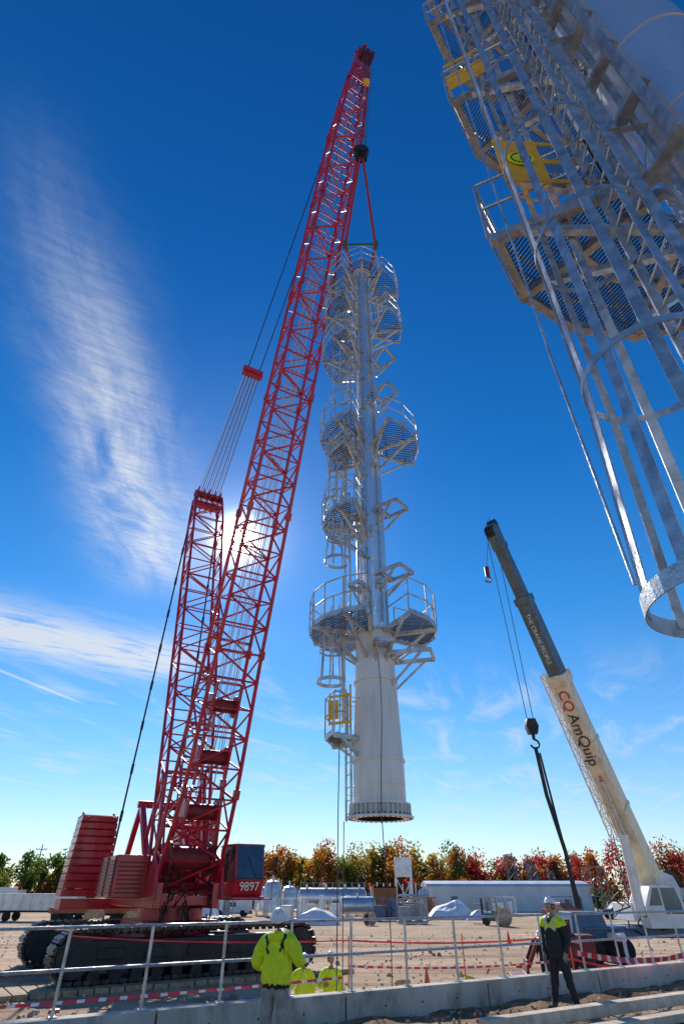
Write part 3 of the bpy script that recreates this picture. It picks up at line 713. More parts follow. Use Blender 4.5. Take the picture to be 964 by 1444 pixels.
text('rating_lettering','800-772-6500',.26,txtr,g,tmat(bp(.27,-.60),TX,-bu),.003)
mb=MB()
mb.box((17.6,37,1.35),(11,2.4,.5));mb.box((12.9,36.9,1.75),(1.9,2.4,.9),taper=.85);mb.box((20.2,37,1.9),(3.2,2.3,.8))
for x in(13.4,15.6,19.6,22.6): mb.box((x,35.75,1.5),(1.7,.35,.12))
mb.obj('carrier',BLU,g,.04)
mb=MB()
for x in(12.9,14.4,19.4,20.9,22.4):
    for y in(35.95,38.0):
        M=Matrix.Rotation(R(90),3,'X');mb.lathe((x,y,.6),[(.28,-.2),(.56,-.2),(.6,-.12),(.6,.12),(.56,.2),(.28,.2),(.2,.1),(0.01,.1)],24,M=M)
mb.obj('wheels',RUB,g)
mb=MB();mb.box((17.2,37,2.2),(3.8,2.5,.8));mb.box((19.4,37,2.6),(1.3,2.5,1.3))
for y in(36.3,37.6): mb.prism([(-1.4,-.4),(1.4,-.4),(.9,1.0),(.1,1.3),(-.5,1.0)],(17.3,y,2.8),(1,0,0),(0,0,1),(0,1,0),.12)
mb.prism([(-1.0,0),(1.0,0),(1.0,1.1),(.8,1.85),(-.5,1.85),(-1.0,.95)],(16.6,35.2,1.55),(1,0,0),(0,0,1),(0,1,0),1.0)
for x in(13.9,21.8):
    mb.box((x,35.2,1.2),(.4,1.6,.3));mb.tube((x,34.3,.05),(x,34.3,1.4),.09,10);mb.tube((x,34.3,.02),(x,34.3,.09),.35,16)
mb.obj('superstructure',WHT,g,.03)
mb=MB();mb.prism([(-.8,.95),(-.15,.95),(-.15,1.7),(-.45,1.7)],(16.6,35.2,1.55),(1,0,0),(0,0,1),(0,1,0),1.02);mb.prism([(-.05,.6),(.85,.6),(.85,1.1),(.7,1.7),(-.05,1.7)],(16.6,35.2,1.55),(1,0,0),(0,0,1),(0,1,0),1.02)
mb.add([(15.59,34.8,2.0),(15.59,35.6,2.0),(15.59,35.6,2.48),(15.59,34.8,2.48)],[(0,1,2,3)]);mb.obj('cab_windows',GLS,g)
mb=MB()
for k in range(30):
    p=V((random.uniform(14.5,20.5),35.6+random.random()*.3,random.uniform(1.7,3.4)));mb.path([p,p+V((random.uniform(-.5,.5),0,-.3)),p+V((random.uniform(-.8,.8),0,-.6))],.035,5)
mb.box((18.6,35.66,2.4),(1.0,.1,.5));mb.tube((18.3,36.9,3.6),(18.3,37.3,3.6),.5,18);mb.obj('hoses_and_winch',BLK,g)
g2=grp('hook_block',(9.25,28,0));hz=E+28*.235
mb=MB();mb.prism([(-.2,-.35),(.2,-.35),(.3,0),(.2,.35),(-.2,.35),(-.3,0)],(0,0,hz),(1,0,0),(0,0,1),(0,1,0),.35)
mb.tube((0,0,hz-.35),(0,0,hz-.6),.08,8);mb.path([V((math.sin(R(a))*.2,0,hz-.8+math.cos(R(a))*.2)) for a in range(0,280,20)],.05,6)
mb.obj('block_body',BLK,g2)
mb=MB();tip=bp(1.0,-.5)-V((9.25,28,0))
for s in(-.25,.25): mb.tube(V((s*.6,0,hz+.3)),tip+V((s,0,0)),.02,5)
mb.obj('load_lines',ROPE,g2)
mb=MB();
mb.path([V((0,0,hz-.95)),V((.1,0,hz-3)),V((.45,0,hz-5.2)),V((.5,0,hz-7.2))],.09,8);mb.path([V((.15,0,hz-1.2)),V((.35,0,hz-4)),V((.62,0,hz-7.2))],.05,6);mb.obj('hanging_strap',BLK,g2)
g2=grp('whip_hook',(8.3,27.8,0));hz=E+27.8*.54
mb=MB();mb.tube((0,0,hz+.2),bp(1.04,.3)-V((8.3,27.8,0)),.02,5);mb.tube((0,0,hz-.3),(0,0,hz+.3),.13,10)
mb.path([V((math.sin(R(a))*.17,0,hz-.5+math.cos(R(a))*.17)) for a in range(0,280,20)],.045,6);mb.obj('ball_and_line',DRED,g2)

# ---------------------------------------------------------------- people
def person(name,at,yaw,J,cols,look=(0,0),h=1.8,puff=1.0,vest=False,hivis=False):
    g=grp(name,at,yaw);g.scale=(h/1.8,)*3
    P={'pel':(0,0,.96),'spi':(0,0,1.14),'che':(0,0,1.34),'nek':(0,.0,1.50),'hed':(0,.015,1.58)}
    for s,n in((-1,'L'),(1,'R')):
        P.update({'cl'+n:(s*.1,0,1.43),'sh'+n:(s*.2,0,1.42),'el'+n:(s*.25,-.02,1.13),'wr'+n:(s*.26,.08,.90),
        'hi'+n:(s*.10,0,.90),'kn'+n:(s*.12,.02,.50),'an'+n:(s*.13,-.02,.11),'to'+n:(s*.15,.17,.04)})
    P.update(J)
    rad={'pel':.145,'spi':.135*puff,'che':.15*puff,'nek':.062,'hed':.06,'cl':.10*puff,'sh':.082*puff,'el':.058*puff,'wr':.04,'hi':.105,'kn':.075,'an':.058,'to':.045}
    names=list(P);idx={n:i for i,n in enumerate(names)}
    ed=[('pel','spi'),('spi','che'),('che','nek'),('nek','hed')]
    for n in'LR': ed+=[('che','cl'+n),('cl'+n,'sh'+n),('sh'+n,'el'+n),('el'+n,'wr'+n),('pel','hi'+n),('hi'+n,'kn'+n),('kn'+n,'an'+n),('an'+n,'to'+n)]
    me=bpy.data.meshes.new('b');me.from_pydata([P[n] for n in names],[(idx[a],idx[b]) for a,b in ed],[])
    ob=bpy.data.objects.new('tmp',me);sc.collection.objects.link(ob);ob.modifiers.new('s','SKIN')
    sv=me.skin_vertices[0].data
    for n in names:
        k=n if n in rad else n[:2];r=rad[k]*1.12
        sv[idx[n]].radius=(r*(1.15 if k in('che','pel','spi') else 1),r*(.85 if k in('che','pel','spi') else 1));sv[idx[n]].use_root=(n=='pel')
    ss_=ob.modifiers.new('u','SUBSURF');ss_.levels=3
    dg=bpy.context.evaluated_depsgraph_get();dg.update();m2=bpy.data.meshes.new_from_object(ob.evaluated_get(dg))
    bpy.data.objects.remove(ob)
    off=random.random()*9
    for v in m2.vertices:
        if .12<v.co.z<1.47: v.co+= v.normal*(.014*nz.noise(V((v.co.x*9,v.co.y*9,v.co.z*14+off)))+.006*nz.noise(v.co*26))
    mats=[cols['top'],cols['leg'],BOOT,SKIN,REFL,cols.get('vest',HIVIS),BLK]
    for m in mats:m2.materials.append(m)
    segs=[(a,b,V(P[a]),V(P[b])) for a,b in ed]
    for p in m2.polygons:
        c=p.center;best=None
        for a,b,A,B in segs:
            t=max(0,min(1,(c-A).dot(B-A)/max(1e-6,(B-A).length_squared)));d=(c-A.lerp(B,t)).length
            if best is None or d<best[0]:best=(d,a,b,t)
        _,a,b,t=best
        if a[:2]in('hi','kn') or(a=='pel' and b[:2]=='hi'): mi=1
        elif a[:2]=='an': mi=2
        elif a=='nek' or b=='hed': mi=3
        else: mi=0
        if a=='pel' and b=='spi' and t<.25 and not hivis: mi=1
        if a[:2]=='kn' and t>.85: mi=2
        tors=(a in('spi','che','pel') and b[:2] in('spi','che','nek','cl')) or a[:2]=='cl'
        if hivis and c.z>.90 and a[:2] in('pe','hi'): mi=0
        if vest and tors and not(a=='pel' and t<.1): mi=5
        if vest and a[:2]=='sh' and t<.25: mi=5
        if (vest or hivis) and not cols.get('plain') and tors and (1.10<c.z<1.15 or (vest and .07<abs(c.x)<.115 and c.z>1.15)): mi=4 
        if hivis and not cols.get('plain') and a[:2]=='sh' and .55<t<.7: mi=4
        if cols.get('harness') and c.y<0 and tors and (abs(abs(c.x)-(c.z-1.0)*.28)<.022): mi=6
        if cols.get('harness') and .91<c.z<.955 and abs(c.x)<.25 and a[:2] in('pe','hi'): mi=6
        p.material_index=mi;p.use_smooth=True
    bo=bpy.data.objects.new('body',m2);sc.collection.objects.link(bo);bo.parent=g
    mb=MB()
    for n,s in(('L',-1),('R',1)):
        W=V(P['wr'+n]);D=(W-V(P['el'+n])).normalized();side=D.cross(V((s,0,.3))).normalized();nn=side.cross(D).normalized()
        mb.beam(W-D*.03,W+D*.095,.078,.03,up=nn,w2=.085,h2=.026)
        for k,(o,l) in enumerate(((-.032,.062),(-.011,.075),(.011,.07),(.032,.055))):
            a=W+D*.09+side*o;b=a+D*l*.45+nn*.008;c_=b+D*l*.35-nn*.022*s;d_=c_+D*l*.1-nn*.02*s
            mb.tube(a,b,.0095,6,.009);mb.tube(b,c_,.009,6,.008);mb.tube(c_,d_,.008,6,.006)
        a=W+D*.025-side*.036;b=a-side*.03+D*.03;mb.tube(a,b,.013,6,.011);mb.tube(b,b+D*.03-side*.004,.011,6,.008)
    mb.obj('hands',cols.get('hand',SKIN),g,.006)
    hg=grp('head',P['hed']);hg.parent=g;hg.rotation_euler=(look[0],0,look[1])
    mb=MB();n=24;rings=14;vs=[]
    for j in range(rings+1):
        ph=math.pi*j/rings;z=.125*math.cos(ph)
        for i in range(n):
            t=2*math.pi*i/n;x=.076*math.sin(ph)*math.cos(t);y=.098*math.sin(ph)*math.sin(t)
            if z<0: k=1+z*2.2;x*=k;y=y*k+.018*(-z/.125)
            vs.append((x,y+.01,z+.11))
    mb.add(vs,[(j*n+i,(j+1)*n+i,(j+1)*n+(i+1)%n,j*n+(i+1)%n) for j in range(rings) for i in range(n)],0,True)
    mb.add([(0,.098,.125),(-.016,.105,.075),(.016,.105,.075),(0,.132,.082)],[(0,1,3),(0,3,2),(1,2,3)],0)
    for s in(-1,1):
        mb.lathe((s*.078,.0,.10),[(.001,-.02),(.022,-.012),(.026,.0),(.016,.012),(.001,.012)],10,M=Matrix.Rotation(R(90),3,'Y'))
        mb.lathe((s*.03,.092,.118),[(.001,-.013),(.011,-.006),(.011,.006),(.001,.013)],8,mi=1)
    mb.box((0,.100,.048),(.045,.012,.009),mi=2)
    mb.lathe((0,-.012,.115),[(.001,.115),(.05,.104),(.082,.06),(.088,.02),(.084,-.03),(.07,-.06),(.001,-.06)],20,mi=3)
    mb.obj('face',[SKIN,BLK,DRED,HAIR],hg,sharp=False)
    mb=MB();mb.lathe((0,0,.155),[(.001,.118),(.05,.108),(.088,.075),(.108,.03),(.112,0),(.128,-.008),(.128,-.014),(.105,-.012)],28)
    mb.add([(-.085,.085,.15),(.085,.085,.15),(.055,.175,.138),(-.055,.175,.138),(-.085,.085,.142),(.085,.085,.142),(.055,.175,.132),(-.055,.175,.132)],[(0,1,2,3),(7,6,5,4),(3,2,6,7),(0,3,7,4),(1,5,6,2)])
    mb.beam((0,-.09,.235),(0,.09,.235),.02,.05);mb.obj('hard_hat',HAT,hg)
    if cols.get('hood'):
        mb=MB();mb.lathe((0,-.06,1.47),[(.001,-.06),(.10,-.05),(.135,0),(.12,.06),(.08,.08),(.06,.05)],20);mb.obj('hood',cols['top'],g)
    return g
person('worker_in_yellow_hoodie',(-.92,10.0,1.15),R(-14),{'elL':(-.33,.02,1.15),'wrL':(-.27,.24,1.10),'elR':(.34,.04,1.18),'wrR':(.30,.26,1.20),'che':(.01,-.02,1.34),'knL':(-.14,.04,.5),'anL':(-.17,-.06,.1)},
  dict(top=HIVIS,leg=GYCL,harness=True,hood=True,hand=GLOVE,plain=True),look=(R(30),R(8)),h=1.76,puff=1.38,hivis=True)
person('worker_in_vest',(4.42,14.4,1.17),R(128),{'elL':(-.27,-.04,1.14),'wrL':(-.25,.10,.91),'elR':(.27,-.05,1.14),'wrR':(.28,.04,.88),'knR':(.13,.06,.5),'anR':(.17,.14,.1),'toR':(.2,.34,.04),'anL':(-.15,-.14,.1),'toL':(-.19,.05,.04),'knL':(-.13,-.02,.5)},
  dict(top=DKCL,leg=DKCL,vest=HIVIS,hand=GLOVE),look=(R(12),R(-12)),h=1.82,puff=1.28,vest=True)
person('worker_in_rain_jacket',(-.97,18.0,0.0),R(20),{'elL':(-.3,.05,1.15),'wrL':(-.2,.26,1.2)},dict(top=HIVIS,leg=HIVIS),look=(R(30),0),h=1.8,puff=1.25,hivis=True)
person('worker_in_rain_jacket',(-.28,18.2,0.0),R(-170),{'elR':(.3,.05,1.15),'wrR':(.2,.26,1.2)},dict(top=HIVIS,leg=HIVIS),look=(R(10),R(20)),h=1.8,puff=1.25,hivis=True)
person('worker_in_vest',(8.6,30.0,0.0),R(150),{'che':(0,.1,1.30),'nek':(0,.17,1.44),'hed':(0,.21,1.5)},dict(top=DKCL,leg=DKCL,vest=ORNG),look=(R(-20),0),h=1.75,puff=1.1,vest=True)

# ---------------------------------------------------------------- yard equipment
def hcyl(mb,c,L0,r,rz=0,mi=0,n=32):
    M=Matrix.Rotation(rz,3,'Z')@Matrix.Rotation(R(90),3,'Y')
    mb.lathe(c,[(.001,-L0/2-r*.3),(r*.6,-L0/2-r*.22),(r*.93,-L0/2-r*.06),(r,-L0/2),(r,L0/2),(r*.93,L0/2+r*.06),(r*.6,L0/2+r*.22),(.001,L0/2+r*.3)],n,mi=mi,M=M)
SIL=mat('tank_steel',(.62,.63,.65),.35,.6,.15,.5,dirt=(.28,.25,.22),dirt_amt=.6)
g=grp('horizontal_storage_tank',(-1.5,104,0),R(4));mb=MB();hcyl(mb,(0,0,2.2),10,1.25)
for x in(-3.5,0,3.5): mb.box((x,0,.6),(.4,2.2,1.2));mb.lathe((x,0,2.2),[(1.24,-.1),(1.29,-.1),(1.29,.1),(1.24,.1)],32,M=Matrix.Rotation(R(90),3,'Y'))
for x in(-4,-1,2,4.2): mb.tube((x,0,3.4),(x,0,3.9),.2,10)
for x in range(-5,6): mb.tube((x,-.8,3.3),(x,-.8,4.1),.03,5)
mb.tube((-5,-.8,4.1),(5,-.8,4.1),.03,5);mb.obj('tank_shell',SIL,g)
g=grp('horizontal_storage_tank',(2.0,88,0),R(8));mb=MB();hcyl(mb,(0,0,1.5),4.2,.95)
for x in(-1.4,1.4): mb.box((x,0,.4),(.3,1.6,.8));mb.lathe((x,0,1.5),[(.94,-.07),(.99,-.07),(.99,.07),(.94,.07)],32,M=Matrix.Rotation(R(90),3,'Y'))
mb.tube((0,0,2.4),(0,0,2.9),.15,10);mb.obj('tank_shell',SIL,g)
for (x,y,r,h) in((-10.2,98,1.2,4.4),(-7.8,99,1.1,3.7),(-12.4,103,1.0,3.6),(13.2,108,.9,3.4)):
    g=grp('vertical_process_tank',(x,y,0));mb=MB();mb.lathe((0,0,0),[(r,.5),(r,h-.6),(r*.8,h-.2),(.3,h),(.001,h)],28)
    for a in range(4): mb.tube((r*.8*math.cos(a*1.57+.7),r*.8*math.sin(a*1.57+.7),0),(r*.8*math.cos(a*1.57+.7),r*.8*math.sin(a*1.57+.7),.6),.1,6)
    for z in(1,2,3): mb.lathe((0,0,z),[(r,-.04),(r+.05,-.04),(r+.05,.04),(r,.04)],28)
    mb.tube((r+.1,-.3,0),(r+.1,-.3,h),.04,5);mb.tube((r+.1,.1,0),(r+.1,.1,h),.04,5);mb.tube((0,0,h),(0,0,h+.6),.15,8);mb.obj('tank_shell',SIL,g)
def container(name,c,sz,m,rz=0,ribs=12):
    g=grp(name,c,rz);mb=MB();mb.box((0,0,sz[2]/2),sz)
    for i in range(ribs): 
        x=-sz[0]/2+(i+.5)*sz[0]/ribs;mb.box((x,-sz[1]/2-.04,sz[2]/2),(sz[0]/ribs*.45,.08,sz[2]*.86))
    for s in(-1,1):
        for z in(.08,sz[2]-.08): mb.box((0,-sz[1]/2-.05,z),(sz[0],.12,.16))
        mb.box((s*(sz[0]/2-.08),-sz[1]/2-.05,sz[2]/2),(.16,.12,sz[2]*.95))
    mb.obj('body',m,g);return g
GE=mat('grey_equipment',(.3,.32,.34),.5,.3)
container('shipping_container',(6.2,98,0),(3.4,2.4,3.6),BRN)
container('shipping_container',(3.0,112,0),(5,2.4,3.0),BLU)
container('equipment_skid',(9.6,100,0),(4.2,2.4,1.6),GE,0,9)
def skid(x,y,m,s):
    rnd=random.Random(s);g=grp('process_equipment_skid',(x,y,0),rnd.uniform(-.3,.3));mb=MB();mb.box((0,0,.2),(3.4,1.8,.2))
    mb.box((-.8,0,.95),(1.3,1.3,1.3));mb.tube((.8,0,.3),(.8,0,1.6+rnd.random()),.4,16)
    for k in range(5): 
        a=V((rnd.uniform(-1.5,1.5),rnd.uniform(-.8,.8),.3));mb.tube(a,a+V((0,0,rnd.uniform(.8,2.2))),.07,8);mb.tube(a+V((0,0,.8)),a+V((rnd.uniform(-1,1),0,.8)),.06,8)
    for xx in(-1.6,1.6):
        for yy in(-.8,.8): mb.beam((xx,yy,.2),(xx,yy,2.3),.09,.09)
    for yy in(-.8,.8): mb.beam((-1.6,yy,2.3),(1.6,yy,2.3),.09,.09)
    mb.obj('skid_parts',m,g)
for i,(x,y) in enumerate(((-16.5,92),(-6,84),(-3.5,92),(5.5,84),(9.5,88),(12,98),(20,96),(24,100),(0,94),(34,104),(8,78))): skid(x,y,(GE,SIL,WHT,BLU,GE,BRN)[i%6],i)
def reel(x,y,r):
    g=grp('cable_reel',(x,y,0),random.random());mb=MB()
    for s in(-.4,.4): mb.tube((0,s-.04,r),(0,s+.04,r),r,22)
    mb.tube((0,-.4,r),(0,.4,r),r*.6,18,mi=1);mb.obj('reel',[TIMB,BLK],g)
for x,y,r in((-24,66,.9),(-21,68,.7),(17,72,.8),(24,76,.9),(3,74,.6)): reel(x,y,r)
g=grp('rooftop_unit_on_frame',(10.4,112,0));mb=MB();mb.box((0,0,6.4),(2.8,2.4,2.8))
for x in(-1.3,1.3):
    for y in(-1.1,1.1): mb.beam((x,y,0),(x,y,5),.2,.2)
mb.beam((-1.3,-1.1,.3),(1.3,-1.1,4.8),.12,.12);mb.beam((1.3,-1.1,.3),(-1.3,-1.1,4.8),.12,.12)
for i in range(6): mb.box((0,-1.22,5.3+i*.42),(2.4,.05,.2))
mb.obj('unit',SIL,g)
mb=MB();g=grp('pipe_rack',(8.5,104,0))
for i in range(9):
    x=-4+i;mb.tube((x,0,0),(x,0,2.6+random.random()*1.6),.12,8);mb.tube((x,0,1+random.random()*1.5),(x+1.0,0,1+random.random()*1.5),.09,8)
mb.tube((-4,0,2.5),(5,0,2.5),.14,8);mb.tube((-4,0,1.6),(5,0,1.6),.1,8);mb.obj('pipes',SIL,g)
g=grp('long_metal_shed',(30,124,0));mb=MB();Lb=29
mb.box((0,0,1.85),(Lb,9,3.7));mb.prism([(-4.7,3.7),(4.7,3.7),(4.2,4.1),(0,4.6),(-4.2,4.1)],(0,0,0),(0,1,0),(0,0,1),(1,0,0),Lb+.6)
mb.obj('walls_and_roof',STEELB,g)
mb=MB()
for i in range(58): mb.box((-Lb/2+.25+i*.5,-4.53,1.95),(.07,.06,3.3))
mb.box((0,-4.56,.3),(Lb,.06,.5));mb.obj('cladding_ribs',STEELB,g)
mb=MB()
for x in(-10,12): mb.box((x,-4.575,1.15),(1.1,.05,2.2))
mb.obj('doors',BGRY,g)
g=grp('external_stair_frame',(46,120,0));mb=MB()
for x in(-1.3,1.3):
    for y in(-1.5,1.5): mb.beam((x,y,0),(x,y,6.8),.18,.18)
for z in(2.2,4.4,6.6):
    mb.box((0,0,z),(2.8,3.2,.12))
    mb.beam((-1.3,-1.6,z-2.2),(1.3,-1.6,z),.3,.12)
    for x in(-1.3,-.4,.5,1.3): mb.tube((x,-1.6,z),(x,-1.6,z+1.0),.04,5)
mb.obj('stair_steel',BGRY,g)
def trailer(name,c,L0,h,m,rz=0):
    g=grp(name,c,rz);mb=MB();mb.box((0,0,1.1+h/2),(L0,2.5,h));
    for i in range(int(L0/1.2)): mb.box((-L0/2+.6+i*1.2,-1.27,1.1+h/2),(.06,.05,h*.92))
    mb.obj('box_body',m,g,.05);mb=MB();mb.box((0,0,1.0),(L0,1.2,.22));mb.box((L0*.3,0,.5),(.15,.3,1.0))
    mb.obj('chassis',BLK,g);mb=MB()
    for x in(-L0*.38,-L0*.38+1.3,L0*.3):
        for y in(-1.1,1.1): mb.lathe((x,y,.5),[(.01,-.14),(.25,-.14),(.5,-.12),(.5,.12),(.25,.14),(.01,.14)],18,M=Matrix.Rotation(R(90),3,'X'))
    mb.obj('wheels',RUB,g);return g
trailer('box_trailer',(-52,92,0),13,2.4,WHT,R(5));trailer('box_trailer',(-38,84,0),11,1.7,SIL,R(-4));trailer('flatbed_trailer',(-27,74,0),9,.5,BRN,R(-3));trailer('box_trailer',(-30,108,0),12,2.4,STEELB,R(2))
container('site_cabin',(-64,118,0),(14,5,3.2),STEELB,R(3));container('site_cabin',(-20,115,0),(9,3,2.8),WHT)
for k in range(7):
    x=-46+k*5+random.uniform(-1,1);y=64+random.uniform(-6,12)
    g=grp('stacked_pallets' if k%2 else 'material_crate',(x,y,0),random.random());mb=MB()
    for j in range(random.randint(3,7)): 
        mb.box((0,0,.08+j*.16),(1.3,1.1,.03));
        for q in(-.5,0,.5): mb.box((q,0,.0+j*.16+.02),(.1,1.1,.07))
    mb.obj('boards',TIMB,g)
def tarp(at,sx,sy,h,seed):
    g=grp('tarpaulin_covered_pile',at);mb=MB();n=30;vs=[]
    for j in range(n+1):
        for i in range(n+1):
            u=i/n*2-1;v=j/n*2-1;d=max(abs(u),abs(v));z=h*(1-d**2.2)*(.75+.4*nz.noise(V((u*1.3+seed,v*1.3,seed))))+.12*nz.noise(V((u*6,v*6,seed)))*(1-d)
            vs.append((u*sx/2,v*sy/2,max(0,z)+.01))
    mb.add(vs,[(j*(n+1)+i,j*(n+1)+i+1,(j+1)*(n+1)+i+1,(j+1)*(n+1)+i) for j in range(n) for i in range(n)],0,True);mb.obj('tarp',TARP,g,sharp=False)
tarp((-2.8,76,0),5.5,3.5,2.0,1);tarp((14.5,90,0),6.5,4,2.4,4);tarp((18.2,88,0),5,3,1.2,7);tarp((-13.5,66,0),4,3,2.6,9)
g=grp('green_forklift',(16.2,74,0),R(160));mb=MB();mb.box((-.2,0,.75),(1.9,1.1,.7),taper=.9);mb.box((-1.0,0,.9),(.5,1.1,.8));mb.box((-.2,0,2.1),(1.1,1.0,.06))
for x in(-.7,.3):
    for y in(-.45,.45): mb.tube((x,y,1.1),(x,y,2.1),.035,6)
mb.obj('body',GRN,g,.03);mb=MB()
for y in(-.35,.35): mb.beam((.9,y,.15),(.9,y,2.4),.08,.12);mb.beam((.95,y,.12),(2.0,y,.12),.12,.04)
for x in(-.9,.55):
    for y in(-.5,.5): mb.lathe((x,y,.32),[(.01,-.1),(.3,-.1),(.32,0),(.3,.1),(.01,.1)],16,M=Matrix.Rotation(R(90),3,'X'))
mb.box((-.3,0,1.2),(.5,.5,.12));mb.obj('mast_and_wheels',BLK,g)
def pickup(name,at,rz,m,van=False):
    g=grp(name,at,rz);mb=MB()
    prof=[(-2.7,.45),(2.6,.45),(2.65,.95),(1.5,1.1),(.8,1.75),(-.7,1.78),(-.95,1.1),(-2.7,1.08)] if not van else [(-2.7,.45),(2.6,.45),(2.65,1.0),(1.9,1.25),(1.3,2.2),(-2.7,2.2)]
    mb.prism(prof,(0,0,0),(1,0,0),(0,0,1),(0,1,0),1.85);mb.obj('bodywork',m,g,.06)
    mb=MB();mb.prism([(-.75,1.15),(1.2,1.15),(.72,1.68),(-.65,1.7)],(0,0,0),(1,0,0),(0,0,1),(0,1,0),1.88);mb.obj('windows',GLS,g)
    mb=MB()
    for x in(-1.75,1.65):
        for y in(-.85,.85): mb.lathe((x,y,.4),[(.01,-.12),(.22,-.13),(.38,-.12),(.4,0),(.38,.12),(.22,.13),(.01,.12)],20,M=Matrix.Rotation(R(90),3,'X'))
    mb.box((2.66,0,.55),(.1,1.8,.2));mb.box((-2.72,0,.55),(.1,1.8,.2));mb.obj('wheels_and_bumpers',RUB,g);return g
DK=mat('dark_car_paint',(.04,.04,.05),.25,.3,.1,coat=.5);RC=mat('red_car_paint',(.4,.02,.02),.3,.1,.1,coat=.5)
pickup('pickup_truck',(30,92,0),R(8),RC);pickup('pickup_truck',(37,90,0),R(175),DK);pickup('pickup_truck',(43,86,0),R(5),WHT)
pickup('white_van',(-22,82,0),R(5),WHT,True);pickup('pickup_truck',(40,72,0),R(15),DK)
pickup('pickup_truck',(36,66,0),R(10),DK);pickup('white_van',(-16,99,0),R(175),WHT,True)
for (x,y) in((54,104),(64,98)):
    g=grp('tanker_trailer',(x,y,0),R(6));mb=MB();hcyl(mb,(0,0,2.3),9,1.15);mb.obj('tank',SIL if x<55 else DK,g);mb=MB();mb.box((0,0,1.0),(10,1,.25))
    for xx in(-3.6,-2.4,3.2):
        for y_ in(-1,1): mb.lathe((xx,y_,.5),[(.01,-.14),(.5,-.13),(.5,.13),(.01,.14)],18,M=Matrix.Rotation(R(90),3,'X'))
    mb.obj('chassis_and_wheels',RUB,g)
g=grp('concrete_barrier_row',(0,0,0));mb=MB()
for k in range(7): mb.prism([(-.3,0),(.3,0),(.1,.35),(.08,.8),(-.08,.8),(-.1,.35)],(20+k*3.1,56+k*.8,0),(0,1,0),(0,0,1),(1,0,0),3.0)
mb.obj('barriers',CONC,g)
for (x,y) in((3.2,27),(6.0,25),(9.2,27.5),(-14,50),(12,50)):
    g=grp('traffic_cone',(x,y,0));mb=MB();mb.lathe((0,0,0),[(.15,.03),(.03,.7),(.001,.7)],16);mb.box((0,0,.015),(.38,.38,.03));mb.obj('cone',ORNG,g)
g=grp('debris_pile',(6.6,24,0));mb=MB()
for k in range(110): mb.box((random.gauss(0,1.5),random.gauss(0,.8),.1+random.random()*.5),(random.uniform(.2,.9),.15,.1),random.random()*3,mi=random.choice((0,0,1,2)),M=Matrix.Rotation(random.random()*3,3,V((random.gauss(0,.3),random.gauss(0,.3),1)).normalized()))
mb.obj('timber_and_bags',[TIMB,ORNG,HIVIS],g)
g=grp('skid_steer_loader',(9.6,30.5,0),R(170));mb=MB()
mb.box((-.2,0,.85),(2.0,1.2,.8),taper=.92);mb.box((-1.0,0,1.2),(.6,1.2,.7));mb.box((.1,0,2.05),(1.1,1.1,.08))
for x in(-.4,.6):
    for y in(-.5,.5): mb.beam((x,y,1.2),(x,y,2.05),.07,.07)
for y in(-.68,.68): mb.beam((-1.1,y,1.5),(1.1,y,1.3),.12,.16);mb.beam((1.1,y,1.3),(1.6,y,.45),.12,.16)
mb.prism([(0,0),(.7,0),(.75,.06),(.12,.12),(.05,.6),(-.02,.6)],(1.6,0,.1),(1,0,0),(0,0,1),(0,1,0),1.6)
mb.obj('body_and_arms',DRED,g,.03);mb=MB()
for x in(-.75,.55):
    for y in(-.72,.72): mb.lathe((x,y,.42),[(.01,-.1),(.25,-.13),(.4,-.12),(.42,0),(.4,.12),(.25,.13),(.01,.1)],18,M=Matrix.Rotation(R(90),3,'X'))
mb.box((.1,0,1.6),(.95,.95,.75));mb.obj('wheels_and_cab',BLK,g)
for (x,y,h) in((58,136,13),(61.5,140,13),(-70,150,12)):
    g=grp('utility_pole',(x,y,0));mb=MB();mb.tube((0,0,0),(0,0,h),.18,8,.12);mb.beam((-1.3,0,h-1),(1.3,0,h-1),.14,.14);mb.beam((-1,0,h-2.1),(1,0,h-2.1),.12,.12)
    for q in(-1.2,-.6,.6,1.2): mb.tube((q,0,h-.95),(q,0,h-.7),.06,6)
    mb.obj('pole',TIMB,g)
for (x,y,h) in((37,140,9.5),(44,150,8.5)):
    g=grp('lattice_gantry',(x,y,0));mb=MB();lattice(mb,V((0,0,0)),V((-1.2,0,h)),(1,0,0),[(0,2.6,2.2),(1,1.3,1.2)],6,.09,.05);lattice(mb,V((4,0,0)),V((3.5,0,h*.8)),(1,0,0),[(0,2.4,2.2),(1,1.2,1.2)],6,.09,.05);mb.obj('lattice',BGRY,g)
# ---------------------------------------------------------------- trees
LC={'g':(.11,.15,.03),'d':(.055,.085,.02),'y':(.38,.26,.03),'o':(.44,.17,.03),'r':(.38,.05,.04),'b':(.22,.12,.045)}
LM={}
for k,c in LC.items():
    m=mat('leaves_'+k,c,.8,0,.45,.6);LM[k]=m;nt=m.node_tree
    b=nt.nodes['Principled BSDF'];b.inputs['Specular IOR Level'].default_value=.1
    tr=nt.nodes.new('ShaderNodeBsdfTranslucent');mxs=nt.nodes.new('ShaderNodeMixShader');mxs.inputs[0].default_value=.55
    tr.inputs['Color'].default_value=(*[min(1,x*1.4) for x in c],1)
    nt.links.new(b.outputs[0],mxs.inputs[1]);nt.links.new(tr.outputs[0],mxs.inputs[2]);nt.links.new(mxs.outputs[0],nt.nodes['Material Output'].inputs['Surface'])
keys=list(LC);BARK=mat('bark',(.10,.075,.055),.9,0,.3,3,bump=.5)
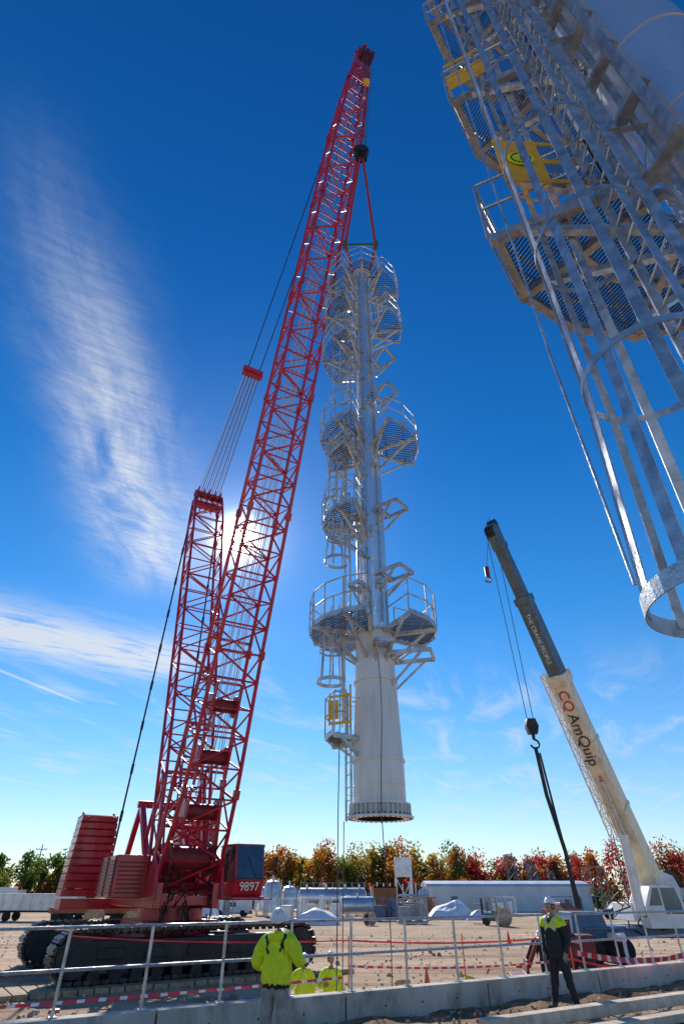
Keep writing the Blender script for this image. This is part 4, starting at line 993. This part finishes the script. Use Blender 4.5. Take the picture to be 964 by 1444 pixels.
def tree(mb,x,y,h,cr,kinds,rnd,n=900,low=.2):
    mb.tube((x,y,0),(x+rnd.uniform(-.4,.4),y,h*.5),.28,7,.16,mi=6)
    blobs=[]
    for k in range(rnd.randint(12,19)):
        a=rnd.random()*6.28;rr=cr*rnd.uniform(.1,1.0);zz=h*rnd.uniform(low,.92);f=1-max(0,zz/h-.35)*1.05
        c=V((x+math.cos(a)*rr*f,y+math.sin(a)*rr*f,zz));blobs.append((c,cr*rnd.uniform(.2,.42),rnd.choice(kinds)))
        mb.tube((x,y,h*rnd.uniform(.1,.4)),c,.1,5,.04,mi=6,cap=False)
    for k in range(n):
        c,r,kk=rnd.choice(blobs);d=V((rnd.gauss(0,1),rnd.gauss(0,1),rnd.gauss(0,1))).normalized()*r*(rnd.random()**.4)*1.25
        p=c+d;s=rnd.uniform(.12,.30);u=V((rnd.gauss(0,1),rnd.gauss(0,1),rnd.gauss(0,1))).normalized();w_=u.cross(V((rnd.gauss(0,1),rnd.gauss(0,1),rnd.gauss(0,1)))).normalized()
        mi=keys.index(kk if rnd.random()<.8 else rnd.choice(kinds))
        mb.add([p-u*s-w_*s*.7,p+u*s-w_*s*.7,p+u*s+w_*s*.7,p-u*s+w_*s*.7],[(0,1,2,3)],mi)
def row(name,x0,x1,y,cnt,hmin,hmax,kinds,seed,n=800,low=.2):
    rnd=random.Random(seed);mb=MB()
    for i in range(cnt):
        x=x0+(x1-x0)*(i+rnd.uniform(.0,1.))/cnt;h=rnd.uniform(hmin,hmax);k=rnd.choice(kinds);tree(mb,x,y+rnd.uniform(-6,10),h,h*rnd.uniform(.34,.5),[k,k,rnd.choice(kinds)],rnd,n,low)
    mb.obj(name,[LM[k] for k in keys]+[BARK])
row('autumn_tree_row',-105,-60,145,16,8,12,'ggydb',1,1000)
row('autumn_tree_row',-62,-18,158,18,6,9.5,'gdyb',2,800)
row('autumn_tree_row',-24,28,150,28,7.5,12.8,'gyoydbogr',13,1200)
row('autumn_tree_row',26,54,158,17,8,11.5,'rrobrg',4,1000)
row('autumn_tree_row',52,130,166,27,9,14,'rrobrg',5,1000)
row('undergrowth_hedge',-110,130,138,85,2.5,5.5,'gdyobr',8,330,.02)
row('distant_woodland',-160,190,200,70,7,10.5,'dgbyo',6,450,.05)
